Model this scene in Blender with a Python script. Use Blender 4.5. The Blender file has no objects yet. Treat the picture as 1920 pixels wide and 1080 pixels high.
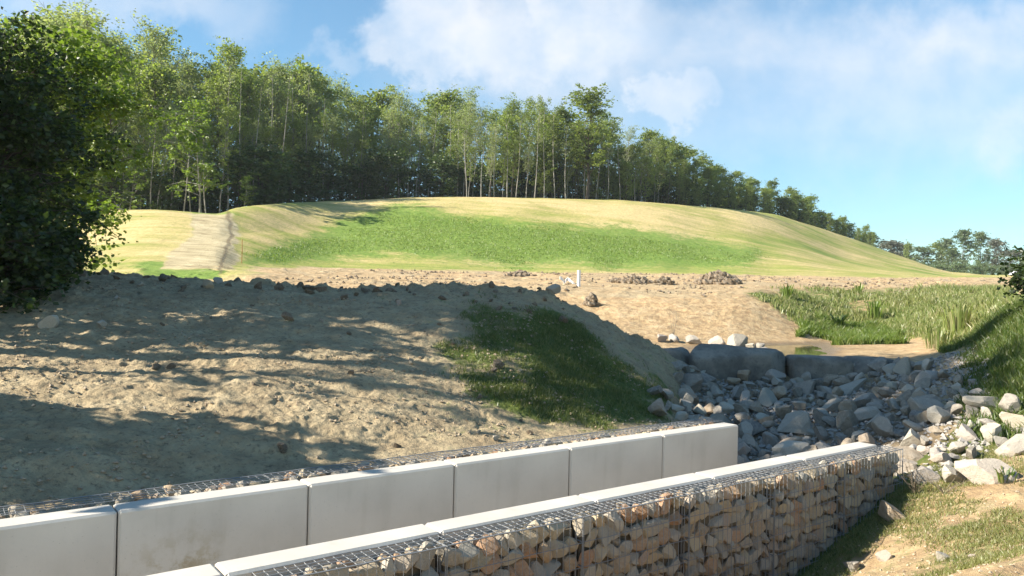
import bpy, bmesh, math, random
import numpy as np
from mathutils import Vector, Matrix
random.seed(7); RS = np.random.RandomState(11)
S = bpy.context.scene; COL = S.collection
R = math.radians
# ------------------------------------------------------------------ camera
CAMZ = 1.72; F = 1450.0; PITCH = 0.2; ROLL = 1.2
cam = bpy.data.objects.new('camera', bpy.data.cameras.new('camera')); COL.objects.link(cam)
cam.data.sensor_width = 36; cam.data.lens = F/1920*36; cam.data.clip_start = .1; cam.data.clip_end = 6000
CM = Matrix.Rotation(R(90+PITCH), 4, 'X') @ Matrix.Rotation(R(ROLL), 4, 'Z')
cam.matrix_world = Matrix.Translation((0, 0, CAMZ)) @ CM
S.camera = cam
M3 = np.array(CM.to_3x3())
# ------------------------------------------------------------------ light
SUN_EL = 32.0
SHDIR = 12.0                      # heading of the shadows, degrees from +X towards +Y
world = bpy.data.worlds.new('World'); S.world = world; world.use_nodes = True
S.view_settings.view_transform = 'Standard'; S.view_settings.look = 'None'
S.view_settings.gamma = 1; S.view_settings.exposure = 1.33
sl = bpy.data.lights.new('sun', 'SUN'); sl.energy = 5.0; sl.angle = R(0.53); sl.color = (1, .93, .80)
so = bpy.data.objects.new('sun', sl); COL.objects.link(so)
sa = R(SHDIR); se = R(SUN_EL)
tosun = Vector((-math.cos(sa)*math.cos(se), -math.sin(sa)*math.cos(se), math.sin(se)))
so.rotation_euler = tosun.to_track_quat('Z', 'Y').to_euler(); so.location = (-20, 0, 30)
wn = world.node_tree; wn.nodes.clear()
def build_world():
    N = wn.nodes; Lk = wn.links
    out = N.new('ShaderNodeOutputWorld'); bg = N.new('ShaderNodeBackground'); bg.inputs[1].default_value = 0.08
    sky = N.new('ShaderNodeTexSky'); sky.sky_type = 'NISHITA'; sky.sun_disc = False
    sky.sun_elevation = se
    sky.sun_rotation = math.atan2(tosun.x, tosun.y)
    sky.air_density = 1.0; sky.dust_density = .25; sky.ozone_density = 1.2
    hs = N.new('ShaderNodeHueSaturation'); hs.inputs['Hue'].default_value = .490; hs.inputs['Saturation'].default_value = 1.2; hs.inputs['Value'].default_value = 1.0
    Lk.new(sky.outputs[0], hs.inputs['Color'])
    tc = N.new('ShaderNodeTexCoord'); sep = N.new('ShaderNodeSeparateXYZ'); Lk.new(tc.outputs['Generated'], sep.inputs[0])
    def m(op, a, b=None, c=None, clamp=False):
        n = N.new('ShaderNodeMath'); n.operation = op; n.use_clamp = clamp
        for i, v in enumerate((a, b, c)):
            if v is None: continue
            if isinstance(v, (int, float)): n.inputs[i].default_value = v
            else: Lk.new(v, n.inputs[i])
        return n.outputs[0]
    yy = m('MAXIMUM', m('ABSOLUTE', sep.outputs['Y']), .08)
    u = m('DIVIDE', sep.outputs['X'], yy); v = m('DIVIDE', sep.outputs['Z'], yy)
    cmb = N.new('ShaderNodeCombineXYZ'); Lk.new(u, cmb.inputs[0]); Lk.new(v, cmb.inputs[1])
    def noise(scale, detail, rough, off):
        n = N.new('ShaderNodeTexNoise'); n.inputs['Scale'].default_value = scale; n.inputs['Detail'].default_value = detail
        n.inputs['Roughness'].default_value = rough
        mp = N.new('ShaderNodeMapping'); mp.inputs['Location'].default_value = off
        Lk.new(cmb.outputs[0], mp.inputs[0]); Lk.new(mp.outputs[0], n.inputs['Vector']); return n.outputs['Fac']
    n1 = noise(13, 8, .6, (3, 1, 0)); n2 = noise(2.6, 4, .5, (9, 4, 2)); n3 = noise(13, 8, .6, (13, 7, 5))
    ud = m('ADD', u, m('MULTIPLY', m('SUBTRACT', n1, .5), .12)); vd = m('ADD', v, m('MULTIPLY', m('SUBTRACT', n3, .5), .12))
    def blob(cx, cy, rx, ry, soft):   # centre and radii given in sky direction (x/y, z/y)
        a = m('DIVIDE', m('SUBTRACT', ud, cx), rx); b = m('DIVIDE', m('SUBTRACT', vd, cy), ry)
        d = m('SQRT', m('ADD', m('MULTIPLY', a, a), m('MULTIPLY', b, b)))
        mr = N.new('ShaderNodeMapRange'); mr.interpolation_type = 'SMOOTHSTEP'
        mr.inputs['From Min'].default_value = 1+soft; mr.inputs['From Max'].default_value = 1-soft
        Lk.new(d, mr.inputs['Value']); return mr.outputs[0]
    def P(x, y): return ((x-960)/F, (545+.021*(x-960)-y)/F)
    cum = None
    for (x, y, rx, ry, s, k) in [(960, 15, 260, 125, .2, .6), (800, 55, 130, 92, .16, .55), (1000, 100, 170, 85, .4, .35), (1085, 10, 100, 150, .12, .4), (1252, 182, 68, 46, .2, .55), (1190, 100, 30, 40, .5, .2),
                           (1100, 190, 300, 90, .8, .28), (1500, 85, 440, 65, .7, .55), (1720, 210, 300, 90, .8, .42), (1860, 60, 200, 60, .6, .4), (1560, 150, 700, 260, .9, .16), (140, 15, 230, 42, .6, .45), (425, 20, 90, 60, .5, .3),
                           (620, 105, 60, 16, .7, .3), (720, 300, 900, 60, .9, .10), (1900, 260, 60, 60, .6, .35), (640, -200, 500, 90, .5, .5), (1500, -260, 500, 80, .5, .6), (-500, 0, 300, 200, .5, .5), (2500, 100, 300, 160, .5, .5)]:
        cx, cy = P(x, y); b = m('MULTIPLY', blob(cx, cy, rx/F, ry/F, s), k)
        cum = b if cum is None else m('SUBTRACT', m('ADD', cum, b), m('MULTIPLY', cum, b))
    cov = m('MULTIPLY', cum, m('ADD', .72, m('MULTIPLY', n2, .5)), clamp=True)
    # thin veil high in the sky and paleness towards the horizon
    hz = N.new('ShaderNodeMapRange'); hz.interpolation_type = 'SMOOTHSTEP'; hz.inputs['From Min'].default_value = .42; hz.inputs['From Max'].default_value = -.02; Lk.new(sep.outputs['Z'], hz.inputs['Value'])
    hm = N.new('ShaderNodeMix'); hm.data_type = 'RGBA'; hm.blend_type = 'MULTIPLY'; Lk.new(hz.outputs[0], hm.inputs['Factor']); Lk.new(hs.outputs[0], hm.inputs[6]); hm.inputs[7].default_value = (.50, .735, .84, 1)
    mix = N.new('ShaderNodeMix'); mix.data_type = 'RGBA'
    Lk.new(cov, mix.inputs['Factor']); Lk.new(hm.outputs[2], mix.inputs[6]); 
    ct = N.new('ShaderNodeMix'); ct.data_type = 'RGBA'; ctr = N.new('ShaderNodeMapRange'); ctr.inputs['From Min'].default_value = .35; ctr.inputs['From Max'].default_value = .65; Lk.new(n1, ctr.inputs['Value'])
    Lk.new(ctr.outputs[0], ct.inputs['Factor']); ct.inputs[6].default_value = (3.6, 4.25, 5.1, 1); ct.inputs[7].default_value = (4.95, 5.05, 5.3, 1); Lk.new(ct.outputs[2], mix.inputs[7])
    front = m('GREATER_THAN', sep.outputs['Y'], 0.02)
    fm = N.new('ShaderNodeMix'); fm.data_type = 'RGBA'; Lk.new(front, fm.inputs['Factor']); Lk.new(hs.outputs[0], fm.inputs[6]); Lk.new(mix.outputs[2], fm.inputs[7])
    Lk.new(fm.outputs[2], bg.inputs[0]); Lk.new(bg.outputs[0], out.inputs[0])
build_world()
# ------------------------------------------------------------------ helpers
def tag(o, label=None, cat=None, group=None, kind=None):
    if label: o['label'] = label
    if cat: o['category'] = cat
    if group: o['group'] = group
    if kind: o['kind'] = kind
    return o
def mesh_np(name, V, Fc, mat, parent=None, smooth=False, loc=None):
    """V (n,3); Fc list of arrays each (k,m) with m = 3 or 4"""
    me = bpy.data.meshes.new(name); V = np.asarray(V, dtype=np.float32)
    if not isinstance(Fc, (list, tuple)): Fc = [Fc]
    Fc = [np.asarray(f, dtype=np.int32) for f in Fc if len(f)]
    nl = sum(f.size for f in Fc); nf = sum(len(f) for f in Fc)
    me.vertices.add(len(V)); me.vertices.foreach_set('co', V.ravel())
    me.loops.add(nl); me.polygons.add(nf)
    me.loops.foreach_set('vertex_index', np.concatenate([f.ravel() for f in Fc]))
    tot = np.concatenate([np.full(len(f), f.shape[1], np.int32) for f in Fc])
    st = np.concatenate([[0], np.cumsum(tot)[:-1]]).astype(np.int32)
    me.polygons.foreach_set('loop_start', st)
    me.polygons.foreach_set('use_smooth', np.full(nf, smooth))
    me.update(calc_edges=True); me.validate()
    if mat: me.materials.append(mat)
    o = bpy.data.objects.new(name, me); COL.objects.link(o)
    if parent: o.parent = parent
    if loc is not None: o.location = loc
    return o
def empty(name, loc=(0, 0, 0), rz=0, sc=1):
    o = bpy.data.objects.new(name, None); COL.objects.link(o); o.location = loc; o.rotation_euler = (0, 0, rz); o.scale = (sc,)*3; o.empty_display_size = .1
    return o
def dup(root):
    c = root.copy(); COL.objects.link(c)
    for ch in list(root.children):
        d = ch.copy(); COL.objects.link(d); d.parent = c
    return c
def hsh(ix, iy, seed):
    n = (ix.astype(np.int64)*374761393 + iy.astype(np.int64)*668265263 + seed*974711) & 0x7fffffff
    n = ((n ^ (n >> 13))*1274126177) & 0x7fffffff
    n = (n ^ (n >> 16)) & 0xffff
    return n/65535.0
def vn(x, y, seed=0):
    ix = np.floor(x); iy = np.floor(y); fx = x-ix; fy = y-iy
    fx = fx*fx*(3-2*fx); fy = fy*fy*(3-2*fy); ix = ix.astype(np.int64); iy = iy.astype(np.int64)
    a = hsh(ix, iy, seed); b = hsh(ix+1, iy, seed); c = hsh(ix, iy+1, seed); d = hsh(ix+1, iy+1, seed)
    return (a*(1-fx)+b*fx)*(1-fy)+(c*(1-fx)+d*fx)*fy
def fbm(x, y, oct=4, seed=0, rough=.5):
    s = 0; a = 1; t = 0
    for i in range(oct):
        s = s+a*(vn(x, y, seed+i*17)-.5); t += a; a *= rough; x, y = x*2.03*.8+y*2.03*.6, y*2.03*.8-x*2.03*.6
    return s/t*2
def sst(a, b, x):
    t = np.clip((x-a)/(b-a), 0, 1); return t*t*(3-2*t)
def hor(x): return 545+.021*(x-960)
def proj(X, Y, Z):
    P = np.stack([X, Y, Z-CAMZ], -1) @ M3
    return 960-P[..., 0]/P[..., 2]*F, 540+P[..., 1]/P[..., 2]*F
def ray(px, py):
    d = M3 @ np.array([(px-960)/F, (540-py)/F, -1]); return d/d[1]
def at(px, py, Y):
    d = ray(px, py)*Y; return Vector((d[0], Y, CAMZ+d[2]))
# ------------------------------------------------------------------ wall frame
TH = math.atan(1940/1450.); CT, ST = math.cos(TH), math.sin(TH)
L = 1.5; DF, DN = 6.41, 4.93; WT = .25; GB = .24
SF0, SFE = .76*L, 5.74*L; SN0, SNE = .945*L, 5.945*L
DG = DN-WT-GB
def wp(s, D): return (-CT*D+ST*s, ST*D+CT*s)
# ------------------------------------------------------------------ terrain profile table
# per picture column: eleven matching features (distance, height) from the wall to the far land
def zz(x, v, Y):
    return CAMZ+(hor(x)-v[1])/F*Y if isinstance(v, tuple) else v
y = lambda p: ('y', p)
TAB = {
 -3000: [(4, .1), (8, .8), (17, 2.2), (22, 2.5), (30, 3), (40, 4), (48, 5), (60, 6), (75, 8), (100, 8), (900, 12)],
 -900: [(4.2, .05), (8, .6), (17, 2.0), (22, 2.2), (30, 2.6), (40, 3), (48, 4), (60, 6), (75, 8), (100, 8), (900, 12)],
 0: [(5.75, .02), (10, .72), (17, y(518)), (22, 1.6), (30, 1.9), (40, y(514)), (47, y(490)), (60, y(440)), (74, y(398)), (100, 8), (900, 12)],
 130: [(6.1, .02), (10.3, .72), (17, y(511)), (22, 1.5), (30, 1.7), (39, y(522)), (45, y(497)), (58, y(445)), (72, y(399)), (100, 8), (900, 12)],
 300: [(6.7, .02), (10.8, .75), (17, y(522)), (22, 1.4), (30, 1.55), (38, y(521)), (43, y(500)), (56, y(447)), (70, y(399)), (100, 7.5), (900, 12)],
 400: [(7.05, .02), (11, .75), (17, y(527)), (22, 1.4), (29, 1.5), (38, y(516)), (44, y(499)), (57, y(447)), (70, y(403)), (100, 7.5), (900, 12)],
 450: [(7.3, .02), (11, .78), (17, y(530)), (22, 1.4), (28, 1.5), (37, y(514)), (48, y(499)), (61, y(440)), (76, y(390)), (105, 9), (900, 12)],
 640: [(8.15, .02), (11.5, .75), (17, y(542)), (22, 1.4), (27, 1.45), (35, y(531)), (56, y(504)), (75, y(430)), (95, y(376)), (120, 12), (900, 14)],
 850: [(9.2, .02), (12.3, .7), (17, y(539)), (21, 1.3), (26, 1.35), (33, y(540)), (58, y(507)), (78, y(430)), (100, y(371)), (130, 13), (900, 15)],
 980: [(9.9, .02), (12.8, .62), (17, y(543)), (20, 1.1), (25, 1.1), (32, y(547)), (60, y(509)), (80, y(430)), (103, y(373)), (135, 13), (900, 15)],
 1100: [(10.5, .0), (12.8, .36), (16.8, y(589)), (19, .6), (24.5, .6), (31, y(550)), (60, y(511)), (82, y(434)), (108, y(378)), (140, 13), (900, 15)],
 1170: [(10.8, -.02), (12.8, .15), (16.6, y(624)), (18.3, .3), (24, .4), (31, y(551)), (61, y(512)), (83, y(436)), (110, y(381)), (145, 13), (900, 15)],
 1240: [(11.0, -.1), (13, -.12), (16.5, y(658)), (17.6, .3), (23.5, .22), (31, y(552)), (61, y(513)), (84, y(440)), (113, y(385)), (150, 13), (900, 15)],
 1300: [(11.2, -.5), (13.5, -.45), (16.9, -.1), (18.6, .12), (24, .19), (31, y(552)), (62, y(514)), (86, y(444)), (117, y(389)), (155, 13), (900, 15)],
 1390: [(10.9, -.8), (13.8, -.62), (17.3, -.27), (18.6, .06), (24.4, .14), (31.5, y(551)), (62, y(515)), (89, y(450)), (123, y(396)), (165, 12), (900, 15)],
 1450: [(10, -.85), (13.8, -.62), (17.3, -.27), (18.6, .02), (24.8, .06), (33, y(549)), (63, y(517)), (92, y(458)), (128, y(406)), (170, 12), (900, 15)],
 1500: [(9.6, -.85), (13.6, -.58), (17.3, -.27), (18.6, .03), (25.5, .10), (35, y(549)), (63, y(518)), (94, y(467)), (134, y(421)), (175, 11), (900, 15)],
 1600: [(9.3, -.75), (12.5, -.5), (16.6, -.2), (18.3, .17), (28.5, .22), (37, y(549)), (64, y(520)), (100, y(488)), (142, y(451)), (180, 9), (900, 14)],
 1700: [(9.0, -.5), (11.4, -.28), (15.5, .0), (17.8, .22), (27, .28), (37, y(547)), (66, y(521)), (102, y(505)), (146, y(485)), (180, 7), (900, 14)],
 1790: [(8.4, -.3), (10.4, -.06), (13, .2), (16, .5), (21, .55), (36, y(545)), (68, y(521)), (102, y(518)), (140, y(512)), (190, 6), (900, 14)],
 1880: [(7.5, -.2), (9.2, .02), (10.9, .25), (13.5, .8), (17, y(607)), (36, y(545)), (70, y(521)), (102, y(519)), (140, y(517)), (200, 8), (900, 14)],
 1960: [(7.0, -.1), (8.6, .1), (9.8, .42), (12.5, 1.05), (16, y(578)), (36, y(545)), (70, y(522)), (102, y(520)), (140, y(518)), (200, 8), (900, 14)],
 2400: [(5, .1), (6.5, .4), (8, .9), (11, 1.5), (16, 1.9), (36, 2.3), (70, 3), (102, 4), (140, 5), (200, 8), (900, 14)],
 4500: [(4, .1), (6, .4), (8, 1.0), (11, 1.6), (16, 2.0), (36, 2.4), (70, 3), (102, 4), (140, 5), (200, 8), (900, 14)],
}
XS = sorted(TAB); US = np.array([(x-960)/F for x in XS])
TY = np.array([[math.log(p[0]) for p in TAB[x]] for x in XS]); TZ = np.array([[zz(x, p[1], p[0]) for p in TAB[x]] for x in XS])
def hermite(xs, ys, x):
    """catmull-rom with monotone limiter along last axis tables: xs, ys (n,K), x (n,)"""
    n, K = xs.shape; d = np.diff(xs, axis=1); m = np.diff(ys, axis=1)/d
    t = np.zeros_like(ys); t[:, 1:-1] = np.where(m[:, :-1]*m[:, 1:] > 0, 2*m[:, :-1]*m[:, 1:]/(m[:, :-1]+m[:, 1:]+1e-12), 0)
    t[:, 0] = m[:, 0]; t[:, -1] = m[:, -1]
    k = np.clip((x[:, None] >= xs).sum(1)-1, 0, K-2); r = np.arange(n)
    h = d[r, k]; s = np.clip((x-xs[r, k])/h, -.5, 1); s = np.maximum(s, 0)
    return (ys[r, k]*(1+2*s)*(1-s)**2+h*t[r, k]*s*(1-s)**2+ys[r, k+1]*s*s*(3-2*s)-h*t[r, k+1]*s*s*(1-s))
def cols(u):
    """feature tables interpolated across directions, smooth"""
    u = np.clip(u, US[0]+1e-6, US[-1]-1e-6); X = np.tile(US, (1, 1))
    oy = np.empty((len(u), TY.shape[1])); oz = np.empty_like(oy)
    for k in range(TY.shape[1]):
        oy[:, k] = hermite(np.repeat(US[None], len(u), 0), np.repeat(TY[:, k][None], len(u), 0), u)
        oz[:, k] = hermite(np.repeat(US[None], len(u), 0), np.repeat(TZ[:, k][None], len(u), 0), u)
    return oy, oz
UG = np.linspace(US[0], US[-1], 2600); GY, GZ = cols(UG)
def feat(u, k):
    return np.exp(np.interp(u, UG, GY[:, k]))
def H(X, Y, detail=True):
    X = np.atleast_1d(np.asarray(X, float)); Y = np.maximum(np.atleast_1d(np.asarray(Y, float)), .2)
    shp = X.shape; X = X.ravel(); Y = Y.ravel()
    u = X/Y; idx = np.clip((u-UG[0])/(UG[1]-UG[0]), 0, len(UG)-1.001); i = idx.astype(int); f = (idx-i)[:, None]
    fy = GY[i]*(1-f)+GY[i+1]*f; fz = GZ[i]*(1-f)+GZ[i+1]*f
    z = np.empty_like(u); ly = np.log(Y)
    for a in range(0, len(u), 200000):
        b = a+200000; z[a:b] = hermite(fy[a:b], fz[a:b], ly[a:b])
    D = -CT*X+ST*Y; s = ST*X+CT*Y
    Yc = np.exp(fy[:, 2]); Yf = np.exp(fy[:, 5]); Yg = np.exp(fy[:, 6]); Ye = np.exp(fy[:, 4])
    if detail:
        hill = sst(-2, 4, Y-Yg)
        leftm = sst(.17, .05, u-sst(12, 17, Y)*.0)*(1-sst(.3, 1.5, Y-Yc))        # mound
        fg = fbm(X*.9, Y*.9, 3, 1)
        z = z+(1-hill)*fg*.045*sst(30, 20, Y)
        n4 = fbm(X*4.2, Y*4.2, 3, 5); rid = 1-np.abs(fbm(X*2.3, Y*2.3, 3, 9))*2.2
        soil = (1-hill)*sst(40, 22, Y)
        flat = sst(.0, .35, np.abs(z-.18)+sst(18, 17, Y)+sst(27, 29, Y)+sst(.30, .25, u))
        mo = sst(1.5, -1, Y-Yc); z = z+soil*flat*((n4*.026+np.clip(rid, 0, 1)*.018)*(.35+.65*mo)+fbm(X*14, Y*14, 2, 3)*.016+mo*(np.maximum(fbm(X*9+fbm(X*2, Y*2, 2, 37)*2, Y*11, 3, 33)-.1, 0)*.05*sst(-.3, .4, fbm(X*.9, Y*.9, 2, 38))+fbm(X*24, Y*24, 2, 39)*.010-np.clip(1-np.abs(fbm(X*1.3, Y*2.1, 3, 35))*14, 0, 1)*.02))
        # scalloped digger marks across the mound
        z = z+leftm*.035*np.abs(np.sin((Y*1.25+X*.22+fbm(X*.35, Y*.35, 2, 31)*1.6)*2.4))*sst(17, 14, Y)
        # clods along the crest
        cr = np.exp(-((Y-Yc+.2)/1.3)**2)*sst(.33, .2, u)
        z = z+cr*(np.maximum(fbm(X*2.4, Y*2.4, 3, 21), -.1)*.16+np.maximum(fbm(X*7, Y*7, 2, 23), 0)*.09-.02)
        # terrace: low heaps and ruts
        te = sst(-2, 2, Y-Yf+2)*(1-hill)
        z = z+te*(fbm(X*.4, Y*.4, 4, 41)*.10+np.maximum(fbm(X*1.1, Y*1.7, 3, 43)-.2, 0)*.24)
        sl = sst(Ye*0+.2, 1.2, z)*sst(0, 2, Y-Yc-2)*(1-sst(0, 2, Y-Yf))
        z = z+sl*np.maximum(fbm(X*1.3, Y*1.3, 4, 47), -.4)*.09
        z = z+hill*(fbm(X*.06, Y*.06, 3, 61)*.35*sst(0, 10, Y-Yg)+fbm(X*.5, Y*.9, 3, 63)*.05)
    # near bank to the right of the gabions, and its rise away from them
    foot = np.interp(s, [0, 6.4, 7.2, 7.7, 8.4, 8.9, 9.5, 11, 13], [-1.35, -1.2, -1.0, -.8, -.62, -.42, -.3, -.05, .3])
    top = np.interp(s, [0, 5.5, 8, 9, 10, 12], [.05, .02, -.03, .02, .15, .5])
    t = np.clip((DG-D)/2.4, 0, 1); zb = foot+(top-foot)*t**1.15+np.maximum(DG-2.4-D, 0)*.05
    if detail: zb = zb+fbm(X*1.1, Y*1.1, 3, 71)*.04+fbm(X*7, Y*7, 3, 73)*.022
    wA = np.where(s > SNE, sst(DG-.3, DN+.1, D), (D > DG+.24).astype(float))
    wA = np.where((s > SNE) & (s < SNE+.5), wA*sst(SNE, SNE+.5, s)+(1-sst(SNE, SNE+.5, s))*(D > DG+.24), wA)
    wA = np.maximum(wA, sst(11, 12.5, s))
    wA = np.maximum(wA, sst(9.5, 11, Y))
    z = zb*(1-wA)+z*wA
    ch = (s < SFE+.25) & (D > DG+.06) & (D < DF+.15)
    endb = sst(SFE-.3, SFE+.9, s)
    z = np.where(ch, -1.15*(1-endb)+np.minimum(z, -.8)*endb, z)
    z = np.where((s < SFE+.05) & (D >= DF+.15) & (D < DF+WT+GB+.0), -.42, z)
    z = np.where((s < SFE+.3) & (D >= DF+WT+GB) & (D < DF+WT+GB+1.0), z*sst(-.1, 1.0, D-DF-WT-GB)+(-.10)*(1-sst(-.1, 1.0, D-DF-WT-GB)), z)
    return z.reshape(shp)
def h1(X, Y): return float(H([X], [Y])[0])
def ground_at(px, py, Y0, Y1):
    """where the view ray through a point of the photograph meets the ground"""
    d = ray(px, py); Ys = np.linspace(Y0, Y1, 400); g = H(Ys*d[0], Ys)-(CAMZ+Ys*d[2])
    k = np.argmax(g > 0); 
    if g.max() <= 0: k = int(np.argmax(g))
    return Vector((Ys[k]*d[0], Ys[k], h1(Ys[k]*d[0], Ys[k])))
# ------------------------------------------------------------------ materials
def mat(name):
    m = bpy.data.materials.new(name); m.use_nodes = True; nt = m.node_tree; nt.nodes.clear()
    return m, nt
class NT:
    def __init__(s, name): s.m, s.t = mat(name); s.N = s.t.nodes; s.out = s.N.new('ShaderNodeOutputMaterial'); s.p = s.N.new('ShaderNodeBsdfPrincipled'); s.link(s.p.outputs[0], s.out.inputs[0])
    def link(s, a, b): s.t.links.new(a, b)
    def n(s, t, **k):
        x = s.N.new(t)
        for a, b in k.items(): setattr(x, a, b)
        return x
    def noise(s, scale, detail=4, rough=.55, vec=None, dist=0, sc=None):
        x = s.n('ShaderNodeTexNoise'); x.inputs['Scale'].default_value = scale; x.inputs['Detail'].default_value = detail; x.inputs['Roughness'].default_value = rough; x.inputs['Distortion'].default_value = dist
        if vec is None: vec = s.coord()
        if sc is not None:
            mp = s.n('ShaderNodeMapping'); mp.inputs['Scale'].default_value = sc[:3]
            if len(sc) > 3: mp.inputs['Rotation'].default_value = (0, 0, sc[3])
            s.link(vec, mp.inputs[0]); vec = mp.outputs[0]
        s.link(vec, x.inputs['Vector']); return x.outputs['Fac']
    def coord(s, kind='Object'):
        if not hasattr(s, '_c'): s._c = s.n('ShaderNodeTexCoord')
        return s._c.outputs[kind]
    def ramp(s, f, pts):
        x = s.n('ShaderNodeValToRGB'); e = x.color_ramp.elements
        while len(e) < len(pts): e.new(.5)
        for i, (p, c) in enumerate(pts): e[i].position = p; e[i].color = (*c, 1) if len(c) == 3 else c
        s.link(f, x.inputs[0]); return x.outputs[0]
    def mix(s, f, a, b, bt='MIX'):
        x = s.n('ShaderNodeMix', data_type='RGBA', blend_type=bt)
        for k, v in ((0, f), (6, a), (7, b)):
            if isinstance(v, (int, float)): x.inputs[k].default_value = v
            elif isinstance(v, tuple): x.inputs[k].default_value = (*v, 1)
            else: s.link(v, x.inputs[k])
        return x.outputs[2]
    def math(s, op, a, b=0, clamp=False):
        x = s.n('ShaderNodeMath', operation=op, use_clamp=clamp)
        for i, v in enumerate((a, b)):
            if isinstance(v, (int, float)): x.inputs[i].default_value = v
            else: s.link(v, x.inputs[i])
        return x.outputs[0]
    def mr(s, v, a, b, c=0, d=1):
        x = s.n('ShaderNodeMapRange'); x.interpolation_type = 'SMOOTHSTEP'
        for k, q in (('From Min', a), ('From Max', b), ('To Min', c), ('To Max', d)): x.inputs[k].default_value = q
        s.link(v, x.inputs['Value']); return x.outputs[0]
    def bump(s, h, st=.5, dist=.05, nrm=None):
        x = s.n('ShaderNodeBump'); x.inputs['Strength'].default_value = st; x.inputs['Distance'].default_value = dist; s.link(h, x.inputs['Height'])
        if nrm: s.link(nrm, x.inputs['Normal'])
        return x.outputs[0]
def ground_material():
    g = NT('earth_and_turf'); c = g.coord('Object')
    A = g.n('ShaderNodeAttribute', attribute_name='mask'); B = g.n('ShaderNodeAttribute', attribute_name='mask2')
    sa_ = g.n('ShaderNodeSeparateColor'); g.link(A.outputs['Color'], sa_.inputs[0]); sb = g.n('ShaderNodeSeparateColor'); g.link(B.outputs['Color'], sb.inputs[0])
    turf, lush, wet = sa_.outputs; sand, hill, path = sb.outputs
    big = g.noise(.35, 5, .6); mid = g.noise(2.2, 6, .62); fine = g.noise(16, 6, .7); vfine = g.noise(60, 4, .7)
    soil = g.ramp(mid, [(.28, (.25, .185, .11)), (.5, (.40, .31, .185)), (.72, (.53, .425, .265))])
    soil = g.mix(g.mr(fine, .50, .28), soil, (.13, .10, .065)); soil = g.mix(g.mr(g.noise(7, 6, .7, dist=.6), .46, .34, 0, .55), soil, (.15, .115, .075)); soil = g.mix(g.mr(vfine, .35, .7, 0, .25), soil, (.46, .37, .24))
    sandc = g.ramp(mid, [(.25, (.38, .25, .125)), (.5, (.52, .37, .20)), (.75, (.60, .46, .28))])
    sandc = g.mix(g.mr(g.noise(5, 5, .7), .6, .36, 0, .6), sandc, (.24, .14, .075))
    base = g.mix(sand, soil, sandc)
    hc = g.noise(.09, 5, .6, sc=(1, 1, 1)); st1 = g.noise(.28, 5, .62, sc=(.16, 1.8, 1, -.35)); st2 = g.noise(1.6, 4, .6, sc=(.25, 1.3, 1, -.35))
    hf = g.math('ADD', g.math('MULTIPLY', hc, .45), g.math('ADD', g.math('MULTIPLY', st1, .4), g.math('MULTIPLY', st2, .15)))
    hcol = g.ramp(hf, [(.38, (.16, .22, .04)), (.47, (.26, .28, .07)), (.54, (.36, .31, .12)), (.62, (.46, .34, .17))])
    hf2 = g.math('ADD', hf, g.math('MULTIPLY', A.outputs['Alpha'], .085)); hcol = g.ramp(hf2, [(.40, (.19, .25, .045)), (.47, (.31, .31, .08)), (.53, (.44, .36, .14)), (.60, (.60, .45, .22))])
    hcol = g.mix(g.mr(g.noise(3.5, 5, .7), .6, .4, 0, .35), hcol, (.18, .22, .05))
    base = g.mix(hill, base, hcol)
    gr = g.ramp(fine, [(.3, (.055, .08, .018)), (.55, (.11, .14, .03)), (.75, (.20, .215, .07))])
    tn = g.math('ADD', g.math('MULTIPLY', g.math('SUBTRACT', mid, .5), 1.5), g.math('ADD', g.math('MULTIPLY', turf, 1.15), g.math('MULTIPLY', g.math('SUBTRACT', fine, .5), .9)))
    base = g.mix(g.mr(tn, .36, .80), base, gr)
    lm = g.math('ADD', g.math('ADD', lush, g.math('MULTIPLY', g.math('SUBTRACT', g.noise(.5, 6, .7), .5), 1.1)), g.math('MULTIPLY', g.math('SUBTRACT', g.noise(3, 4, .7), .5), .7))
    lc = g.ramp(g.noise(2.4, 6, .72), [(.3, (.075, .14, .022)), (.5, (.14, .225, .035)), (.7, (.24, .30, .07))])
    base = g.mix(g.mr(lm, .30, .70, 0, .95), base, lc)
    pc = g.ramp(g.noise(.9, 6, .65, sc=(.5, 1.4, 1)), [(.3, (.27, .21, .11)), (.5, (.45, .37, .22)), (.7, (.58, .49, .31))])
    base = g.mix(path, base, pc)
    base = g.mix(g.math('MULTIPLY', wet, .75), base, (.13, .085, .045))
    g.link(base, g.p.inputs['Base Color'])
    g.link(g.mr(wet, .3, 1, .95, .28), g.p.inputs['Roughness']); g.p.inputs['Specular IOR Level'].default_value = .25
    hh = g.math('ADD', g.math('MULTIPLY', fine, .5), g.math('ADD', g.math('MULTIPLY', vfine, .22), mid))
    b1 = g.bump(hh, 1.0, .08); g.link(b1, g.p.inputs['Normal'])
    return g.m
GM = ground_material()
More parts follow.
